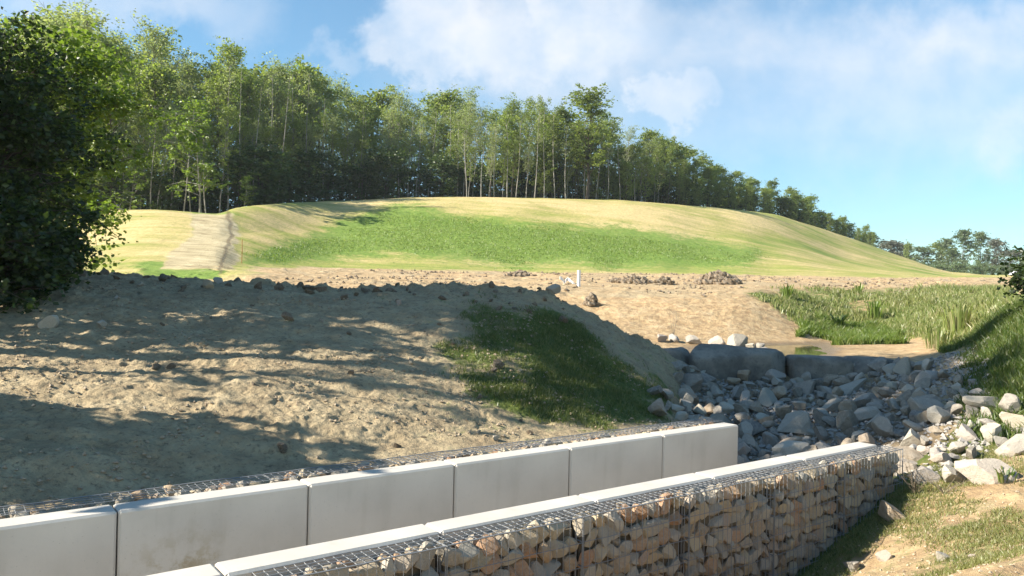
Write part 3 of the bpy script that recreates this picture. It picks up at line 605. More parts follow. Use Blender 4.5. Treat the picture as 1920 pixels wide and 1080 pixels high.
# ------------------------------------------------------------------ riprap and blocks
RR = [rock_mesh(300+i, 3, 16 if i % 2 else 12, (1, RS.uniform(.7, .95), RS.uniform(.6, .95)), .03, .42) for i in range(16)]
def put_rock(X, Y, r, m, label, grp, sink=.35, rs=random, name='riprap_stone', cat='rock', ci=None, sc=None, tilt=.5, z=None):
    i = rs.randrange(16) if ci is None else ci; key = 'r'+m.name
    o = bpy.data.objects.new(name, rock_data(key, i, m)); COL.objects.link(o)
    sc = sc or (r*rs.uniform(.9, 1.15), r*rs.uniform(.75, 1.05), r*rs.uniform(.75, 1.1)); o.scale = sc
    o.location = (X, Y, (h1(X, Y) if z is None else z)+sc[2]*(.70-sink)); o.rotation_euler = (rs.uniform(-tilt, tilt), rs.uniform(-tilt, tilt), rs.uniform(0, 6.28))
    tag(o, label, cat, grp); return o
def riprap():
    rs = random.Random(5); pts = []
    def ok(X, Y, r, k=.78):
        return all((X-a)**2+(Y-b)**2 > ((r+c)*k)**2 for a, b, c in pts)
    # hand placed stones that stand out in the photo: px, py(base), Y0, Y1, radius, material, label
    sp = [(1838, 905, 7, 9.5, .36, MR_pale, 'biggest pale cream boulder, standing on the grass at the right of the stones', (.37, .3, .33)),
          (1700, 870, 8.6, 12, .2, MR_grey, 'angular grey stone just off the wire corner of the near gabion', None),
          (1755, 862, 8.2, 12, .21, MR_pale, 'rounded pale stone left of the biggest cream boulder', None),
          (1790, 905, 7.4, 10, .17, MR_pale, 'small cream stone wedged against the left of the biggest boulder', (.17, .16, .2)),
          (1735, 905, 7.4, 10.5, .17, MR_pale, 'pale flat-topped stone below the gabion corner at the grass edge', None),
          (1905, 850, 7.5, 11, .3, MR_pale, 'white streaked rock cut by the right edge, behind the biggest boulder', (.36, .26, .2)),
          (1860, 825, 8, 11.5, .22, MR_pale, 'upright grey-white stone above the biggest cream boulder', (.18, .18, .24)),
          (1812, 820, 8, 11.5, .22, MR_pale, 'pinkish stone up the slope from the biggest cream boulder', None),
          (1905, 800, 8.5, 12, .24, MR_pale, 'pale pink rock near the right edge of the photo, upper of the sunlit ones', None),
          (1850, 765, 9.5, 12.5, .36, MR_grey, 'long dark humped rock lying under the grassy right bank', (.42, .24, .2)),
          (1410, 815, 10.9, 14, .27, MR_grey, 'upright blocky stone with a lit left face just past the far wall end', (.22, .2, .28)),
          (1475, 845, 10.8, 14, .26, MR_grey, 'pointed grey stone leaning beside the far wall end', None),
          (1440, 800, 11, 15, .2, MR_grey, 'rounded brownish stone right of the upright blocky one', None),
          (1235, 780, 11, 15, .30, MR_grey, 'muddy lump of rock at the grass toe by the far wall end', (.3, .26, .26)),
          (1650, 805, 10, 14, .24, MR_grey, 'tan diamond shaped stone above the near wall end', None),
          (1590, 735, 14, 17.4, .42, MR_grey, 'flat slab under the right block of the weir', (.5, .24, .16)),
          (1300, 730, 14, 17.5, .42, MR_grey, 'rough brown boulder at the left foot of the weir block', (.42, .3, .3)),
          (1460, 725, 14, 17.6, .2, MR_pale, 'small pale angular stone under the gap between the blocks', None),
          (1278, 690, 14, 17.8, .2, MR_grey, 'dark pyramid stone left of the big weir block', None)]
    for (px, py, a, b, r, m, lab, sc) in sp:
        P = ground_at(px, py, a, b); put_rock(P.x, P.y, r, m, lab, None, .3, rs, sc=sc, name='rock'); pts.append((P.x, P.y, r*.9))
    # stones behind the weir, sunlit
    for (px, py, r, lab) in [(1240, 640, .26, 'bluish stone at the left end of the stones behind the weir'), (1300, 645, .30, 'dark humped stone below the bare sapling'), (1262, 640, .26, 'small stone beside the bare sapling'),
                        (1345, 648, .26, 'pale flat stone in the middle of the row behind the big block'), (1383, 650, .30, 'sunlit wedge shaped stone behind the big block'), (1408, 656, .20, 'white stone at the edge of the wet sand'),
                        (1425, 655, .20, 'dark sided stone between two white ones behind the block'), (1437, 664, .21, 'last small white stone at the water edge')]:
        P = ground_at(px, py, 18.8, 25); put_rock(P.x, P.y, r, MR_pale if r != .30 and r != .20 else MR_grey, lab, None, .25, rs, name='rock'); pts.append((P.x, P.y, r))
    n = 0; tries = 0
    cand = []
    while tries < 26000 and n < 296:
        tries += 1; Y = rs.uniform(9.2, 17.6); X = rs.uniform(1.8, 9.6); s = ST*X+CT*Y; D = -CT*X+ST*Y; u = X/Y; px = 960+u*F
        if s < SNE+.15 and D < DF+WT+.15: continue
        if s < SFE+.2 and D < DF+.5: continue
        lim = np.interp(Y, [10, 11.5, 13, 15, 17.6], [1360, 1290, 1225, 1262, 1275]); rl = np.interp(Y, [7.8, 9.5, 11, 12, 13.5, 15, 16, 17.6], [1960, 1960, 1900, 1850, 1800, 1770, 1740, 1700])
        if px < lim or px > rl or D < DG-.55 and Y < 9: continue
        r = rs.choice([.12, .14, .16, .18, .18, .21, .24, .29]) if n < 190 else rs.choice([.08, .10, .13]); 
        if not ok(X, Y, r, .74 if n < 190 else .6): continue
        pts.append((X, Y, r)); n += 1
        sunny = px > 1700 and Y < 11.2; m = MR_pale if (sunny and rs.random() < .55) or rs.random() < .12 else MR_grey
        sz = 'large' if r > .22 else ('small' if r < .14 else 'middling'); tone = 'pale' if m is MR_pale else 'grey'
        if sunny: w = 'on the sunlit slope above the biggest boulder'
        elif Y > 15: w = 'under the largest weir block' if px < 1485 else ('under the square-ended weir block' if px < 1606 else 'under the low right end of the weir')
        elif px < 1420: w = 'between the mound toe and the upright block' if Y > 13 else 'against the far wall end'
        elif px > 1640: w = 'at the foot of the grassy right bank' if Y > 12 else 'right of the tan diamond stone'
        else: w = 'in mid basin, nearer the walls' if Y < 12.5 else 'in mid basin, nearer the weir'
        lab = sz+' '+tone+' riprap stone '+w
        put_rock(X, Y, r, m, lab, 'riprap stones in the basin between blocks and walls', .2 if r > .2 else .05, rs)
    # sunlit slope right of the near wall
    return pts
RPTS = riprap()
def block(px0, px1, py0, py1, Y, label, seed, thick=.8, skew=0):
    a = at(px0, py1, Y); b = at(px1, py0, Y); w = (b.x-a.x)/2; h = (b.z-a.z)/2+.12
    bm = bmesh.new(); bmesh.ops.create_cube(bm, size=2); bmesh.ops.subdivide_edges(bm, edges=bm.edges[:], cuts=14, use_grid_fill=True)
    P = np.array([v.co for v in bm.verts]); r = .16; sc = np.array([w, thick/2, h]); Q = P*sc; lim = sc-r
    c = np.clip(Q, -lim, lim); d = Q-c; l = np.linalg.norm(d, axis=1, keepdims=True); Q = np.where(l > 1e-6, c+d/np.maximum(l, 1e-6)*np.minimum(l, r), Q)
    rs = np.random.RandomState(seed)
    for k in range(6):
        n = rs.normal(size=3)*np.array([1.2, .7, .8]); n /= np.linalg.norm(n); e = (Q/sc) @ n-rs.uniform(1.0, 1.2); Q = Q-np.maximum(e, 0)[:, None]*n*sc*.9
    Q[:, 2] += Q[:, 0]*skew
    n3 = fbm(Q[:, 0]*2.2+Q[:, 1]*2+seed, Q[:, 2]*2.5-Q[:, 1], 4, seed); n4 = fbm(Q[:, 0]*7+Q[:, 1]*5, Q[:, 2]*8+Q[:, 1]*3, 3, seed+3); Q = Q*(1+n3[:, None]*.07+n4[:, None]*.018)
    for v, q in zip(bm.verts, Q): v.co = q
    me = bpy.data.meshes.new('weir_block'); bm.to_mesh(me); bm.free(); me.polygons.foreach_set('use_smooth', np.ones(len(me.polygons), bool)); me.materials.append(MR_block)
    o = bpy.data.objects.new('weir_block', me); COL.objects.link(o); o.location = ((a.x+b.x)/2, Y+thick/2, (a.z+b.z)/2-.12); tag(o, label, 'boulder', 'cut blocks forming the weir')
block(1300, 1484, 655, 724, 17.5, 'largest weir block, left of the dark gap, tapering to the right', 3, 1.0, -.07)
block(1489, 1606, 672, 732, 17.4, 'square-ended weir block just right of the dark gap', 5, .9, .0)
block(1604, 1690, 675, 726, 17.3, 'low weir block at the right end, half buried in the bank', 9, .9, -.02)
block(1238, 1302, 656, 690, 17.8, 'low slab left of the largest weir block, sunk in the mound toe', 12, .9, .03)
# ------------------------------------------------------------------ trees
def tree_proto(seed, h, r, crown0, nleaf, lsize, trunk_r, lm, bm_, lean=.03, nb=26, sides=6, name='forest_tree', up=.7, clump=.16, droop=0, top=.25):
    rs = np.random.RandomState(seed); root = empty(name); g = Geo()
    n = 9; t = np.linspace(0, 1, n); la = rs.uniform(-.6, .6) if lean > .045 else rs.uniform(0, 6.28); ax = lean*h
    tx = np.stack([np.cos(la)*ax*t**1.5+rs.normal(size=n)*.012*h*t, np.sin(la)*ax*t**1.5+rs.normal(size=n)*.012*h*t, t*h], 1); tx[0, :2] = 0; tx = np.vstack([tx[0]-[0, 0, .4], tx])
    tt = np.concatenate([[0], t]); g.tube(tx, trunk_r*(1-tt*.88)+trunk_r*.25*(tt == 0), sides)
    cents = []
    for b in range(nb):
        f = crown0+(1-crown0)*(b+rs.rand())/nb; f = min(f, .985); base = np.array([np.interp(f, t, tx[1:, k]) for k in range(3)])
        az = rs.uniform(0, 6.28); q = (f-crown0)/(1-crown0); ln = r*(math.sin(min(math.pi, (q**1.2*.80+.20)*math.pi))**.55*(1-top)+top)*rs.uniform(.5, 1.2)
        el = up+rs.uniform(-.25, .35); e = base+np.array([math.cos(az)*ln, math.sin(az)*ln, ln*el]); md = (base+e)/2+np.array([0, 0, ln*.12]); e[2] -= droop*ln
        g.tube([base, md, e], [trunk_r*(1-f)*.45+.012, trunk_r*(1-f)*.25+.009, .006], 4)
        nc_ = 6; k = int(nleaf/nb/nc_)
        for c_ in range(nc_):
            w = rs.beta(2.0, 1.1); cp = base+(e-base)*w+rs.normal(size=3)*np.array([1, 1, .7])*clump*r*.8
            cents.append(cp+rs.normal(size=(max(k, 1), 3))*np.array([1, 1, .55])*clump*r*.42)
    k = nleaf//10; cents.append(tx[-1]+[0, 0, -.03*h]+rs.normal(size=(k, 3))*np.array([.28*r, .28*r, .035*h]))
    cc = np.concatenate(cents); V, T = leaves(cc, lsize, rs)
    g.obj('trunk', bm_, root, True); c = mesh_np('crown', V, T, lm, root); return root
KINDS = {}
def protos():
    KINDS['slim'] = [tree_proto(500+i, 14, 1.6, .36, 3000, .125, .10, ML_forest, MB_pale if i % 2 else MB_brown, .06, 42, name='forest_tree', up=1.1, clump=.24) for i in range(4)]
    KINDS['pale'] = [tree_proto(520+i, 15, 1.8, .46, 2500, .12, .11, ML_pale, MB_pale if i == 1 else MB_brown, .06, 40, name='forest_tree', up=1.5, clump=.24) for i in range(3)]
    KINDS['dense'] = [tree_proto(540+i, 13, 2.6, .16, 4200, .20, .16, ML_forest, MB_dark, .03, 44, name='forest_tree', clump=.2) for i in range(3)]
    KINDS['lime'] = [tree_proto(560+i, 8, 1.9, .22, 1800, .15, .06, ML_lime, MB_pale, .08, 26, name='young_tree', up=.15, clump=.16) for i in range(2)]
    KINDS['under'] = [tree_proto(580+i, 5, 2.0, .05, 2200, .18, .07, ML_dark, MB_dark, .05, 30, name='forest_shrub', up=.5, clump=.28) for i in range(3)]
    KINDS['tall'] = [tree_proto(601, 17, 3.4, .26, 6500, .21, .22, ML_forest, MB_dark, .02, 46, name='tall_tree', up=1.0, clump=.17)]
    KINDS['far'] = [tree_proto(620+i, 14, 3.6, .10, 4200, .34, .22, [ML_far, ML_far, ML_forest][i], MB_brown, .02, 44, name='distant_tree', up=.7, clump=.19) for i in range(3)]
    KINDS['dusky'] = [tree_proto(640, 11, 4.2, .14, 3200, .34, .25, ML_purple, MB_dark, .02, 40, name='distant_tree', up=.5, clump=.2)]
    KINDS['bushf'] = [tree_proto(650+i, 6, 4.2, .03, 3500, .3, .2, ML_far, MB_dark, .02, 34, name='distant_shrub', up=.3, clump=.25) for i in range(2)]
protos(); USED = {}
def place_tree(kind, X, Y, hgt, label, grp, i=None, cat='tree', z=None, wid=1.0):
    P = KINDS[kind]; i = random.randrange(len(P)) if i is None else i % len(P); p = P[i]
    H0 = {'slim': 14, 'pale': 15, 'dense': 13, 'lime': 8, 'under': 5, 'tall': 17, 'far': 14, 'dusky': 11, 'bushf': 6}[kind]
    if (kind, i) in USED: o = dup(p)
    else: o = p; USED[(kind, i)] = 1
    k = hgt/H0; o.location = (X, Y, (h1(X, Y) if z is None else z)-.1); o.rotation_euler = (0, 0, random.uniform(-1, 1) if kind in ('slim', 'pale') else random.uniform(0, 6.28)); kk = k*random.uniform(.9, 1.12)*wid; o.scale = (kk, kk, k)
    tag(o, label, cat, grp); return o
SKY = [(-60, 40), (40, 60), (100, 40), (180, 70), (215, 110), (260, 90), (290, 80), (330, 130), (400, 95), (440, 130), (520, 115), (600, 140), (650, 190), (760, 190), (850, 185), (920, 200), (980, 185), (1040, 215), (1100, 215), (1160, 255), (1200, 262), (1250, 262), (1300, 290), (1350, 305), (1400, 325), (1450, 338), (1500, 365), (1540, 388), (1580, 405), (1620, 430)]
def forest():
    rnd = random.Random(3); sx = [a for a, b in SKY]; sy = [b for a, b in SKY]
    n = 0
    rows = [(3, .66, 66), (7, .88, 72), (11, 1.0, 72), (16, 1.03, 66)]
    for ri, (dy, hf, cnt) in enumerate(rows):
        for k in range(cnt):
            px = -90+(1640+90)*((k+rnd.random()*.9)/cnt)**(1/1.02)
            u = (px-960)/F; Ys = float(feat(np.array([u]), 8)[0])+dy+rnd.uniform(-1.8, 2.5); Ys += 9*(px < 860)+3*ri*(px < 860); X = u*Ys; gz = h1(X, Ys)
            ty = np.interp(px, sx, sy)+rnd.uniform(-10, 26); topz = CAMZ+(hor(px)-ty)/F*Ys; hg = (topz-gz)*(hf if hf < 1 else 1)*rnd.uniform(.9, 1.04)
            hg = max(hg, 3.0)
            r_ = rnd.random()
            if px < 230: kind = 'slim' if r_ < .3 else ('pale' if r_ < .9 else 'dense')
            elif px > 1280: kind = 'dense' if r_ < .75 else 'slim'
            elif ri == 0: kind = 'slim' if r_ < .7 else 'pale'
            else: kind = 'slim' if r_ < .45 else ('pale' if r_ < .85 else 'dense')
            if px > 1000 and r_ > .5: kind = 'dense'
            ln = {'slim': 'slender green tree', 'pale': 'tree with pale feathery crown', 'dense': 'bushy dark green tree'}[kind]
            w = ['behind the near dark tree', 'left of the dirt path top', 'above the dirt path top', 'left of the hill crest', 'above the left of the lush patch', 'above the middle of the lush patch', 'left of the tallest tree', 'right of the tallest tree', 'on the falling tree line', 'at the low right tip of the wood'][sum(px > q for q in (170, 330, 450, 620, 800, 980, 1110, 1280, 1450))]
            w += ', front row' if ri == 0 else (', behind the front row' if ri < 3 else ', backmost row')
            place_tree(kind, X, Ys, hg, ln+' '+w, 'trees of the wood behind the grassy hill', z=gz); n += 1
    for k in range(70):
        px = -60+1700*(k+rnd.random()*.8)/70; u = (px-960)/F; dd = rnd.choice([9, 14, 20]); Ys = float(feat(np.array([u]), 8)[0])+dd+rnd.uniform(-1, 2); X = u*Ys
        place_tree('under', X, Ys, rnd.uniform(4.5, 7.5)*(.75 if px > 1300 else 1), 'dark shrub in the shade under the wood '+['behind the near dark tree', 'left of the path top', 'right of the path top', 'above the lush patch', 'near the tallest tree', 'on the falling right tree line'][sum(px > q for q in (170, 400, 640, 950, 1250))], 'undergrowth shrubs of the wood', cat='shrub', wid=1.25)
    for (px, dy, top, kind, lab, wid) in [(372, 8, 195, 'lime', 'yellow-green young tree above the top of the dirt path', 1.0), (1098, 1, 180, 'tall', 'tallest round-topped tree standing out above the wood', 1.35), (560, 18, 128, 'dense', 'broad crowned tree rising left of the hill crest middle', 1.0),
                          (455, 3, 330, 'lime', 'low lime green sapling right of the path top', 1), (240, 8, 300, 'lime', 'yellow-green sapling at the left edge of the open wood', 1.1), (205, 9, 90, 'dense', 'dark topped tree behind the big near tree', .8), (1170, 5, 245, 'pale', 'thin half-bare tree right of the tallest tree', 1),
                          (1205, 4, 268, 'pale', 'bare branched tree right of the thin half-bare one', 1.3), (60, 9, 45, 'pale', 'pale feathery tree rising over the near dark tree', 1.5), (120, 9, 42, 'pale', 'tall pale crowned tree second from the left edge', 1.4), (1605, 1, 428, 'slim', 'small thin tree at the right tip of the wood', 1), (1625, -2, 447, 'slim', 'last sapling beside the hill slope at the right', 1)]:
        u = (px-960)/F; Ys = float(feat(np.array([u]), 8)[0])+dy; X = u*Ys; gz = h1(X, Ys); hg = CAMZ+(hor(px)-top)/F*Ys-gz
        place_tree(kind, X, Ys, hg, lab, None, z=gz, wid=wid)
    # pale stems in the open wood edge above the path
    def stem_tree(px, lean, top, dy, k, label, grp, f0=.45, nl=70):
        u = (px-960)/F; Ys = float(feat(np.array([u]), 8)[0])+dy; X = u*Ys; gz = h1(X, Ys); hg = CAMZ+(hor(px)-top)/F*Ys-gz
        root = empty('birch_tree', (X, Ys, gz)); g = Geo(); t = np.linspace(0, 1, 8); g.tube(np.stack([lean*hg*t**1.4+np.sin(t*5+k)*.12, t*0, t*hg-.3*(t == 0)], 1), .085*(1-t*.7), 6)
        rs2 = np.random.RandomState(900+k); cc = []
        for b in range(10):
            f = rs2.uniform(f0, 1); az = rs2.uniform(0, 6.28); p0 = np.array([lean*hg*f**1.4+math.sin(f*5+k)*.12, 0, f*hg]); e = p0+np.array([math.cos(az)*1.0, math.sin(az)*1.0, .9]); g.tube([p0, e], [.028, .008], 4)
            cc.append(p0+(e-p0)*rs2.rand(nl, 1)+rs2.normal(size=(nl, 3))*.28)
        g.obj('trunk', MB_pale, root, True); V, T = leaves(np.concatenate(cc), .12, rs2); mesh_np('crown', V, T, [ML_lime, ML_forest, ML_pale][k % 3], root); tag(root, label, 'tree', grp)
    for k, (px, lean, top) in enumerate([(225, .04, 300), (240, -.03, 280), (258, .12, 250), (280, .02, 230), (292, .10, 240), (318, .03, 210), (340, .08, 220), (352, -.04, 290), (372, .02, 260), (385, -.1, 300)]):
        stem_tree(px, lean, top, 9+(k % 3)*.7, k, 'thin pale-barked birch before the dark wood above the path, %s from left' % ['first', 'second', 'third', 'fourth', 'fifth', 'sixth', 'seventh', 'eighth', 'ninth', 'tenth'][k], 'pale birches at the open edge of the wood')
    rq = random.Random(31)
    for k in range(34):
        px = 430+k*23.5+rq.uniform(-8, 8); top = np.interp(px, sx, sy)+rq.uniform(0, 50); w = ['left of the hill crest', 'above the left of the lush patch', 'above the middle of the lush patch', 'left of the tallest tree', 'right of the tallest tree'][sum(px > q for q in (620, 800, 980, 1110))]
        stem_tree(px, rq.uniform(-.05, .08), top, (10 if px < 860 else 1.5)+rq.uniform(0, 1.5), 20+k, 'slim pale-trunked tree at the wood edge '+w, 'slim pale stems along the wood edge', .62, 45)
forest()
def far_trees():
    T = [(1668, 455, 'dusky', 230, 'rounded dusky tree just above the tail of the hill', 1.0), (1697, 462, 'dusky', 235, 'small dusky tree right of the rounded one over the hill tail', .5), (1702, 459, 'far', 220, 'narrow pale tree over the hill tail', .35),
         (1730, 466, 'far', 225, 'low tree left of the pale broad pair', .8), (1757, 458, 'far', 225, 'broad pale green tree over the toe of the hill', .9), (1772, 452, 'far', 220, 'pale willow-like tree left of the tall poplar', .7),
         (1803, 436, 'far', 200, 'tallest blue-green tree of the far group on the right', .75), (1838, 440, 'far', 205, 'tall tree joined to the right of the tallest far one', .65), (1863, 452, 'dusky', 215, 'open crowned tree standing apart right of the tall pair', .55),
         (1893, 472, 'dusky', 260, 'dark round tree on the far right skyline', .9), (1925, 483, 'far', 230, 'light green tree at the right edge of the photo', .9), (1785, 470, 'far', 195, 'leafy tree in front of the tall poplar at the far right', .5)]
    for (px, top, kind, Y, lab, wid) in T:
        X = (px-960)/F*Y; gz = h1(X, Y); hg = CAMZ+(hor(px)-top)/F*Y-gz; place_tree(kind, X, Y, hg, lab, 'trees far off beyond the dirt terrace', z=gz, wid=wid*14/max(hg, 6))
    for k, px in enumerate([1795, 1822, 1842, 1858, 1876, 1740, 1762, 1716, 1905, 1935, 1975]):
        Y = 185+k % 3*6; X = (px-960)/F*Y; gz = h1(X, Y); hg = CAMZ+(hor(px)-(497 if px < 1850 else 500)+random.uniform(-3, 3))/F*Y-gz
        place_tree('bushf', X, Y, max(hg, 2.5), 'rounded far-off shrub at the foot of the distant trees on the right', 'shrubs below the distant trees', cat='shrub', z=gz, wid=.8)
    for k in range(26):   # tree belt closing the far skyline on both sides
        px = random.choice([random.uniform(1960, 2600), random.uniform(-900, -100)]); Y = 150 if px < 0 else 240; X = (px-960)/F*Y
        place_tree('far', X, Y, random.uniform(12, 16), 'tree of the belt outside the photo frame', 'trees outside the frame')
far_trees()
# ------------------------------------------------------------------ big near tree on the left and the trees that shade the slope
def near_tree(X, Y, h, r, label, seed, nleaf=26000, lsize=.10, crown0=.12, stems=3, name='broadleaf_tree', lm=None, clump=.13, grp=None, up=.45, nb=60, z=None):
    rs = np.random.RandomState(seed); root = empty(name, (X, Y, (h1(X, Y) if z is None else z)-.1)); g = Geo(); cents = []
    for s_ in range(stems):
        a = s_*6.28/stems+rs.rand(); sp = .10*h*(stems > 1); n = 8; t = np.linspace(0, 1, n); hh = h*rs.uniform(.85, 1)
        tx = np.stack([math.cos(a)*sp*t+rs.normal(size=n)*.015*h*t, math.sin(a)*sp*t+rs.normal(size=n)*.015*h*t, t*hh], 1); tx[0, 2] = -.2; tr = .018*h
        g.tube(tx, tr*(1-t*.9), 7)
        for b in range(nb//stems):
            f = crown0+(1-crown0)*(b+rs.rand())*stems/nb; f = min(f, .97); base = np.array([np.interp(f, t, tx[:, k]) for k in range(3)]); q = (f-crown0)/(1-crown0)
            az = a+rs.normal()*1.4; ln = r*(math.sin(min(math.pi, (q*.75+.22)*math.pi))**.6)*rs.uniform(.6, 1.1)
            e = base+np.array([math.cos(az)*ln, math.sin(az)*ln, ln*(up+rs.uniform(-.4, .3))-(.3*ln if q < .2 else 0)]); md = (base+e)/2+rs.normal(size=3)*.05*ln+[0, 0, .1*ln]
            g.tube([base, md, e], [tr*(1-f)*.5+.012, tr*(1-f)*.3+.008, .005], 5)
            kk = nleaf//nb//4
            for c in range(4):
                w = rs.uniform(.35, 1.05); cp = base+(e-base)*w+rs.normal(size=3)*.16*r; g.tube([md if w > .5 else base, cp], [.01, .004], 3)
                cents.append(cp+rs.normal(size=(kk, 3))*np.array([1, 1, .6])*clump*r)
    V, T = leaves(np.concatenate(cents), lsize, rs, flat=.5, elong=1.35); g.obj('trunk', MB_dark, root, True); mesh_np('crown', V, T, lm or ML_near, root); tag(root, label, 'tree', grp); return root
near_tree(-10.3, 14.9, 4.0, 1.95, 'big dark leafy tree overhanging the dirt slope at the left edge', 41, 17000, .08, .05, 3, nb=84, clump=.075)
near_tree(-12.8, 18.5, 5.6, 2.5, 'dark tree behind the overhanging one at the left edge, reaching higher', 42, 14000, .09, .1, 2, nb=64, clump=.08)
near_tree(-13.7, 21.5, 6.9, 2.7, 'yellow-green leafed tree with sunlit right side behind the dark near tree', 43, 17000, .11, .2, 2, lm=ML_lime, nb=52, clump=.10)
near_tree(-8.5, 12.6, 1.7, 1.05, 'low dark shrub filling the black shade under the overhanging tree at the left edge', 44, 9000, .08, .02, 4, name='shrub')  # low foliage, set here to darken the shaded area at the tree foot
near_tree(-8.25, 14.0, 1.0, .75, 'small dark shrub added for the black ground shade below the overhanging tree', 45, 5000, .07, .02, 4, name='shrub', nb=40)  # added shrub, stands in for ground that is only black with shade
SH = [(-11.4, 9.0, 13.5, 2.0, .62, 5000, .55), (-12.3, 12.6, 14.5, 2.3, .5, 6500, .6), (-14, 13.2, 15.5, 2.9, .4, 9000, .6), (-14.5, 11.8, 8.5, 2.2, .15, 5000, .4), (-16, 14.5, 9.5, 2.4, .15, 6000, .4), (-8.4, 6.2, 4.0, 1.1, .3, 3000, .4), (-11.2, 10.4, 6.5, 1.4, .35, 1700, .4), (-11.2, 8.3, 8.4, 1.4, .5, 300, .6)]
for k, (X, Y, h, r, c0, nl, up_) in enumerate(SH):
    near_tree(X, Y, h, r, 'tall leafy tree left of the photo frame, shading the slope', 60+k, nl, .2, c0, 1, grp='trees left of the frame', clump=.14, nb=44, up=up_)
# ------------------------------------------------------------------ grass and plants
def blades(X, Y, hgt, wid, lean, rs):
    n = len(X); z = H(X, Y); az = rs.uniform(0, 6.28, n); la = rs.uniform(0, 6.28, n); hh = hgt*rs.uniform(.5, 1.25, n); ln = lean*rs.uniform(.2, 1.3, n)*hh
    b = np.stack([X, Y, z-.01], 1); w = np.stack([np.cos(az), np.sin(az), 0*az], 1)*(wid*rs.uniform(.6, 1.3, n))[:, None]*.5; d = np.stack([np.cos(la)*ln, np.sin(la)*ln, 0*ln], 1); up = np.stack([0*hh, 0*hh, hh], 1)
    V = np.stack([b-w, b+w, b+d*.3+up*.55+w*.75, b+d*.3+up*.55-w*.75, b+d+up], 1).reshape(-1, 3); k = np.arange(n)[:, None]*5
    return V, k+np.array([[0, 1, 2, 3]]), k+np.array([[3, 2, 4]])
def scatter(name, n, region, accept, hgt, wid, lean, m, seed, label, cat, clumpf=0, hfun=None):
    rs = np.random.RandomState(seed); (x0, x1, y0, y1) = region; X = rs.uniform(x0, x1, n); Y = rs.uniform(y0, y1, n)
    if clumpf: X = X+rs.normal(size=n)*clumpf*0; 
    z = H(X, Y); k = accept(X, Y, z, rs); X, Y = X[k], Y[k]; hh = hgt if hfun is None else hfun(X, Y)
    V, Q, T = blades(X, Y, hh, wid, lean, rs); o = mesh_np(name, V, [Q, T], m); tag(o, label, cat, kind='stuff'); return o
def acc_mask(ch, thr=.5, nf=1.2, extra=None, sp=.14):
    def f(X, Y, z, rs):
        m1, m2, px, py, _ = masks(X, Y, z); v = m1[..., ch]*1.1+fbm(X*nf, Y*nf, 4, 5)*.55+fbm(X*4, Y*4, 2, 6)*.25; k = v > thr+rs.uniform(-sp, sp, len(X))
        if extra is not None: k &= extra(X, Y, px, py)
        return k
    return f
scatter('grass', 150000, (-4, 5, 9.5, 17.4), acc_mask(0, .95, 1.6, extra=lambda X, Y, px, py: (X/Y < .25), sp=.5), .08, .012, .9, MG_olive, 1, 'rough green grass growing over the right shoulder of the dirt mound', 'grass')
scatter('reed_bank', 150000, (8, 26, 18, 38.5), acc_mask(0, .78, 1.1, lambda X, Y, px, py: (Y > 19) & (polydist(px, py, PREED) > -2)), .34, .035, .6, MG_reed, 2, 'tall rough grass and weeds on the bank between terrace and pond', 'grass', hfun=lambda X, Y: .10+.42*np.clip(fbm(X*.9, Y*.9, 4, 91)+.15, 0, 1))
scatter('dry_grass', 60000, (8, 26, 18, 38.5), acc_mask(0, 1.0, .9, lambda X, Y, px, py: (Y > 20) & (polydist(px, py, PREED) > 2) & (fbm(X*.6, Y*.6, 3, 97) > .0)), .3, .03, .8, MG_dry, 12, 'straw coloured and brownish stalks mixed into the grassy bank', 'grass')
scatter('bank_grass', 70000, (6, 13, 9, 20), acc_mask(0, .62, extra=lambda X, Y, px, py: px > 1735), .16, .016, .8, MG_green, 3, 'shaded grass on the bank at the right edge under the bush', 'grass')
scatter('bankside_grass', 150000, (1.5, 6.5, 4.2, 10.5), acc_mask(0, .40, 2.0, lambda X, Y, px, py: (-CT*X+ST*Y < DG-.03) & (Y < 9.6)), .055, .008, 1.0, MG_dry, 4, 'short yellowish grass on the sunlit soil bank in the lower right', 'grass')
scatter('pondside_grass', 26000, (8.5, 14.5, 25, 31), lambda X, Y, z, rs: (lambda p: (polydist(p[0]+fbm(X, Y, 3, 3)*60, p[1]+fbm(X*1.1, Y, 3, 4)*22, [(1500, 632), (1560, 596), (1640, 590), (1690, 628), (1680, 642), (1560, 640)]) > -3))(proj(X, Y, z)), .26, .04, .7, MG_lush, 6, 'bright green low growth along the edge of the wet sand', 'grass')
def hilltuft(): 
    scatter('hill_grass', 150000, (-28, 36, 54, 104), acc_mask(1, .80, .22), .13, .06, .9, MG_lush, 5, 'patch of longer bright green grass across the face of the hill', 'grass')
hilltuft()
def tuft(X, Y, n, h, w, m, name, label, cat, spread=.15, seed=0, lean=.6, grp=None, z=None):
    rs = np.random.RandomState(seed); g = Geo(); 
    for i in range(n):
        a = rs.uniform(0, 6.28); el = rs.uniform(.2, 1)*lean; hh = h*rs.uniform(.6, 1.1); b = np.array([math.cos(a), math.sin(a), 0])*spread*rs.rand(); d = np.array([math.cos(a), math.sin(a), 0])*el*hh; s_ = np.array([-math.sin(a), math.cos(a), 0])*w*rs.uniform(.6, 1.2)*.5
        p1 = b+d*.35+[0, 0, hh*.55]; p2 = b+d*.8+[0, 0, hh*.9]; p3 = b+d*1.1+[0, 0, hh*.95]
        g.add([b-s_*.5, b+s_*.5, p1+s_, p1-s_, p2+s_*.8, p2-s_*.8, p3], [(0, 1, 2, 3), (3, 2, 4, 5)], [(5, 4, 6)])
    o = g.obj(name, m); o.location = (X, Y, (h1(X, Y) if z is None else z)); tag(o, label, cat, grp); return o
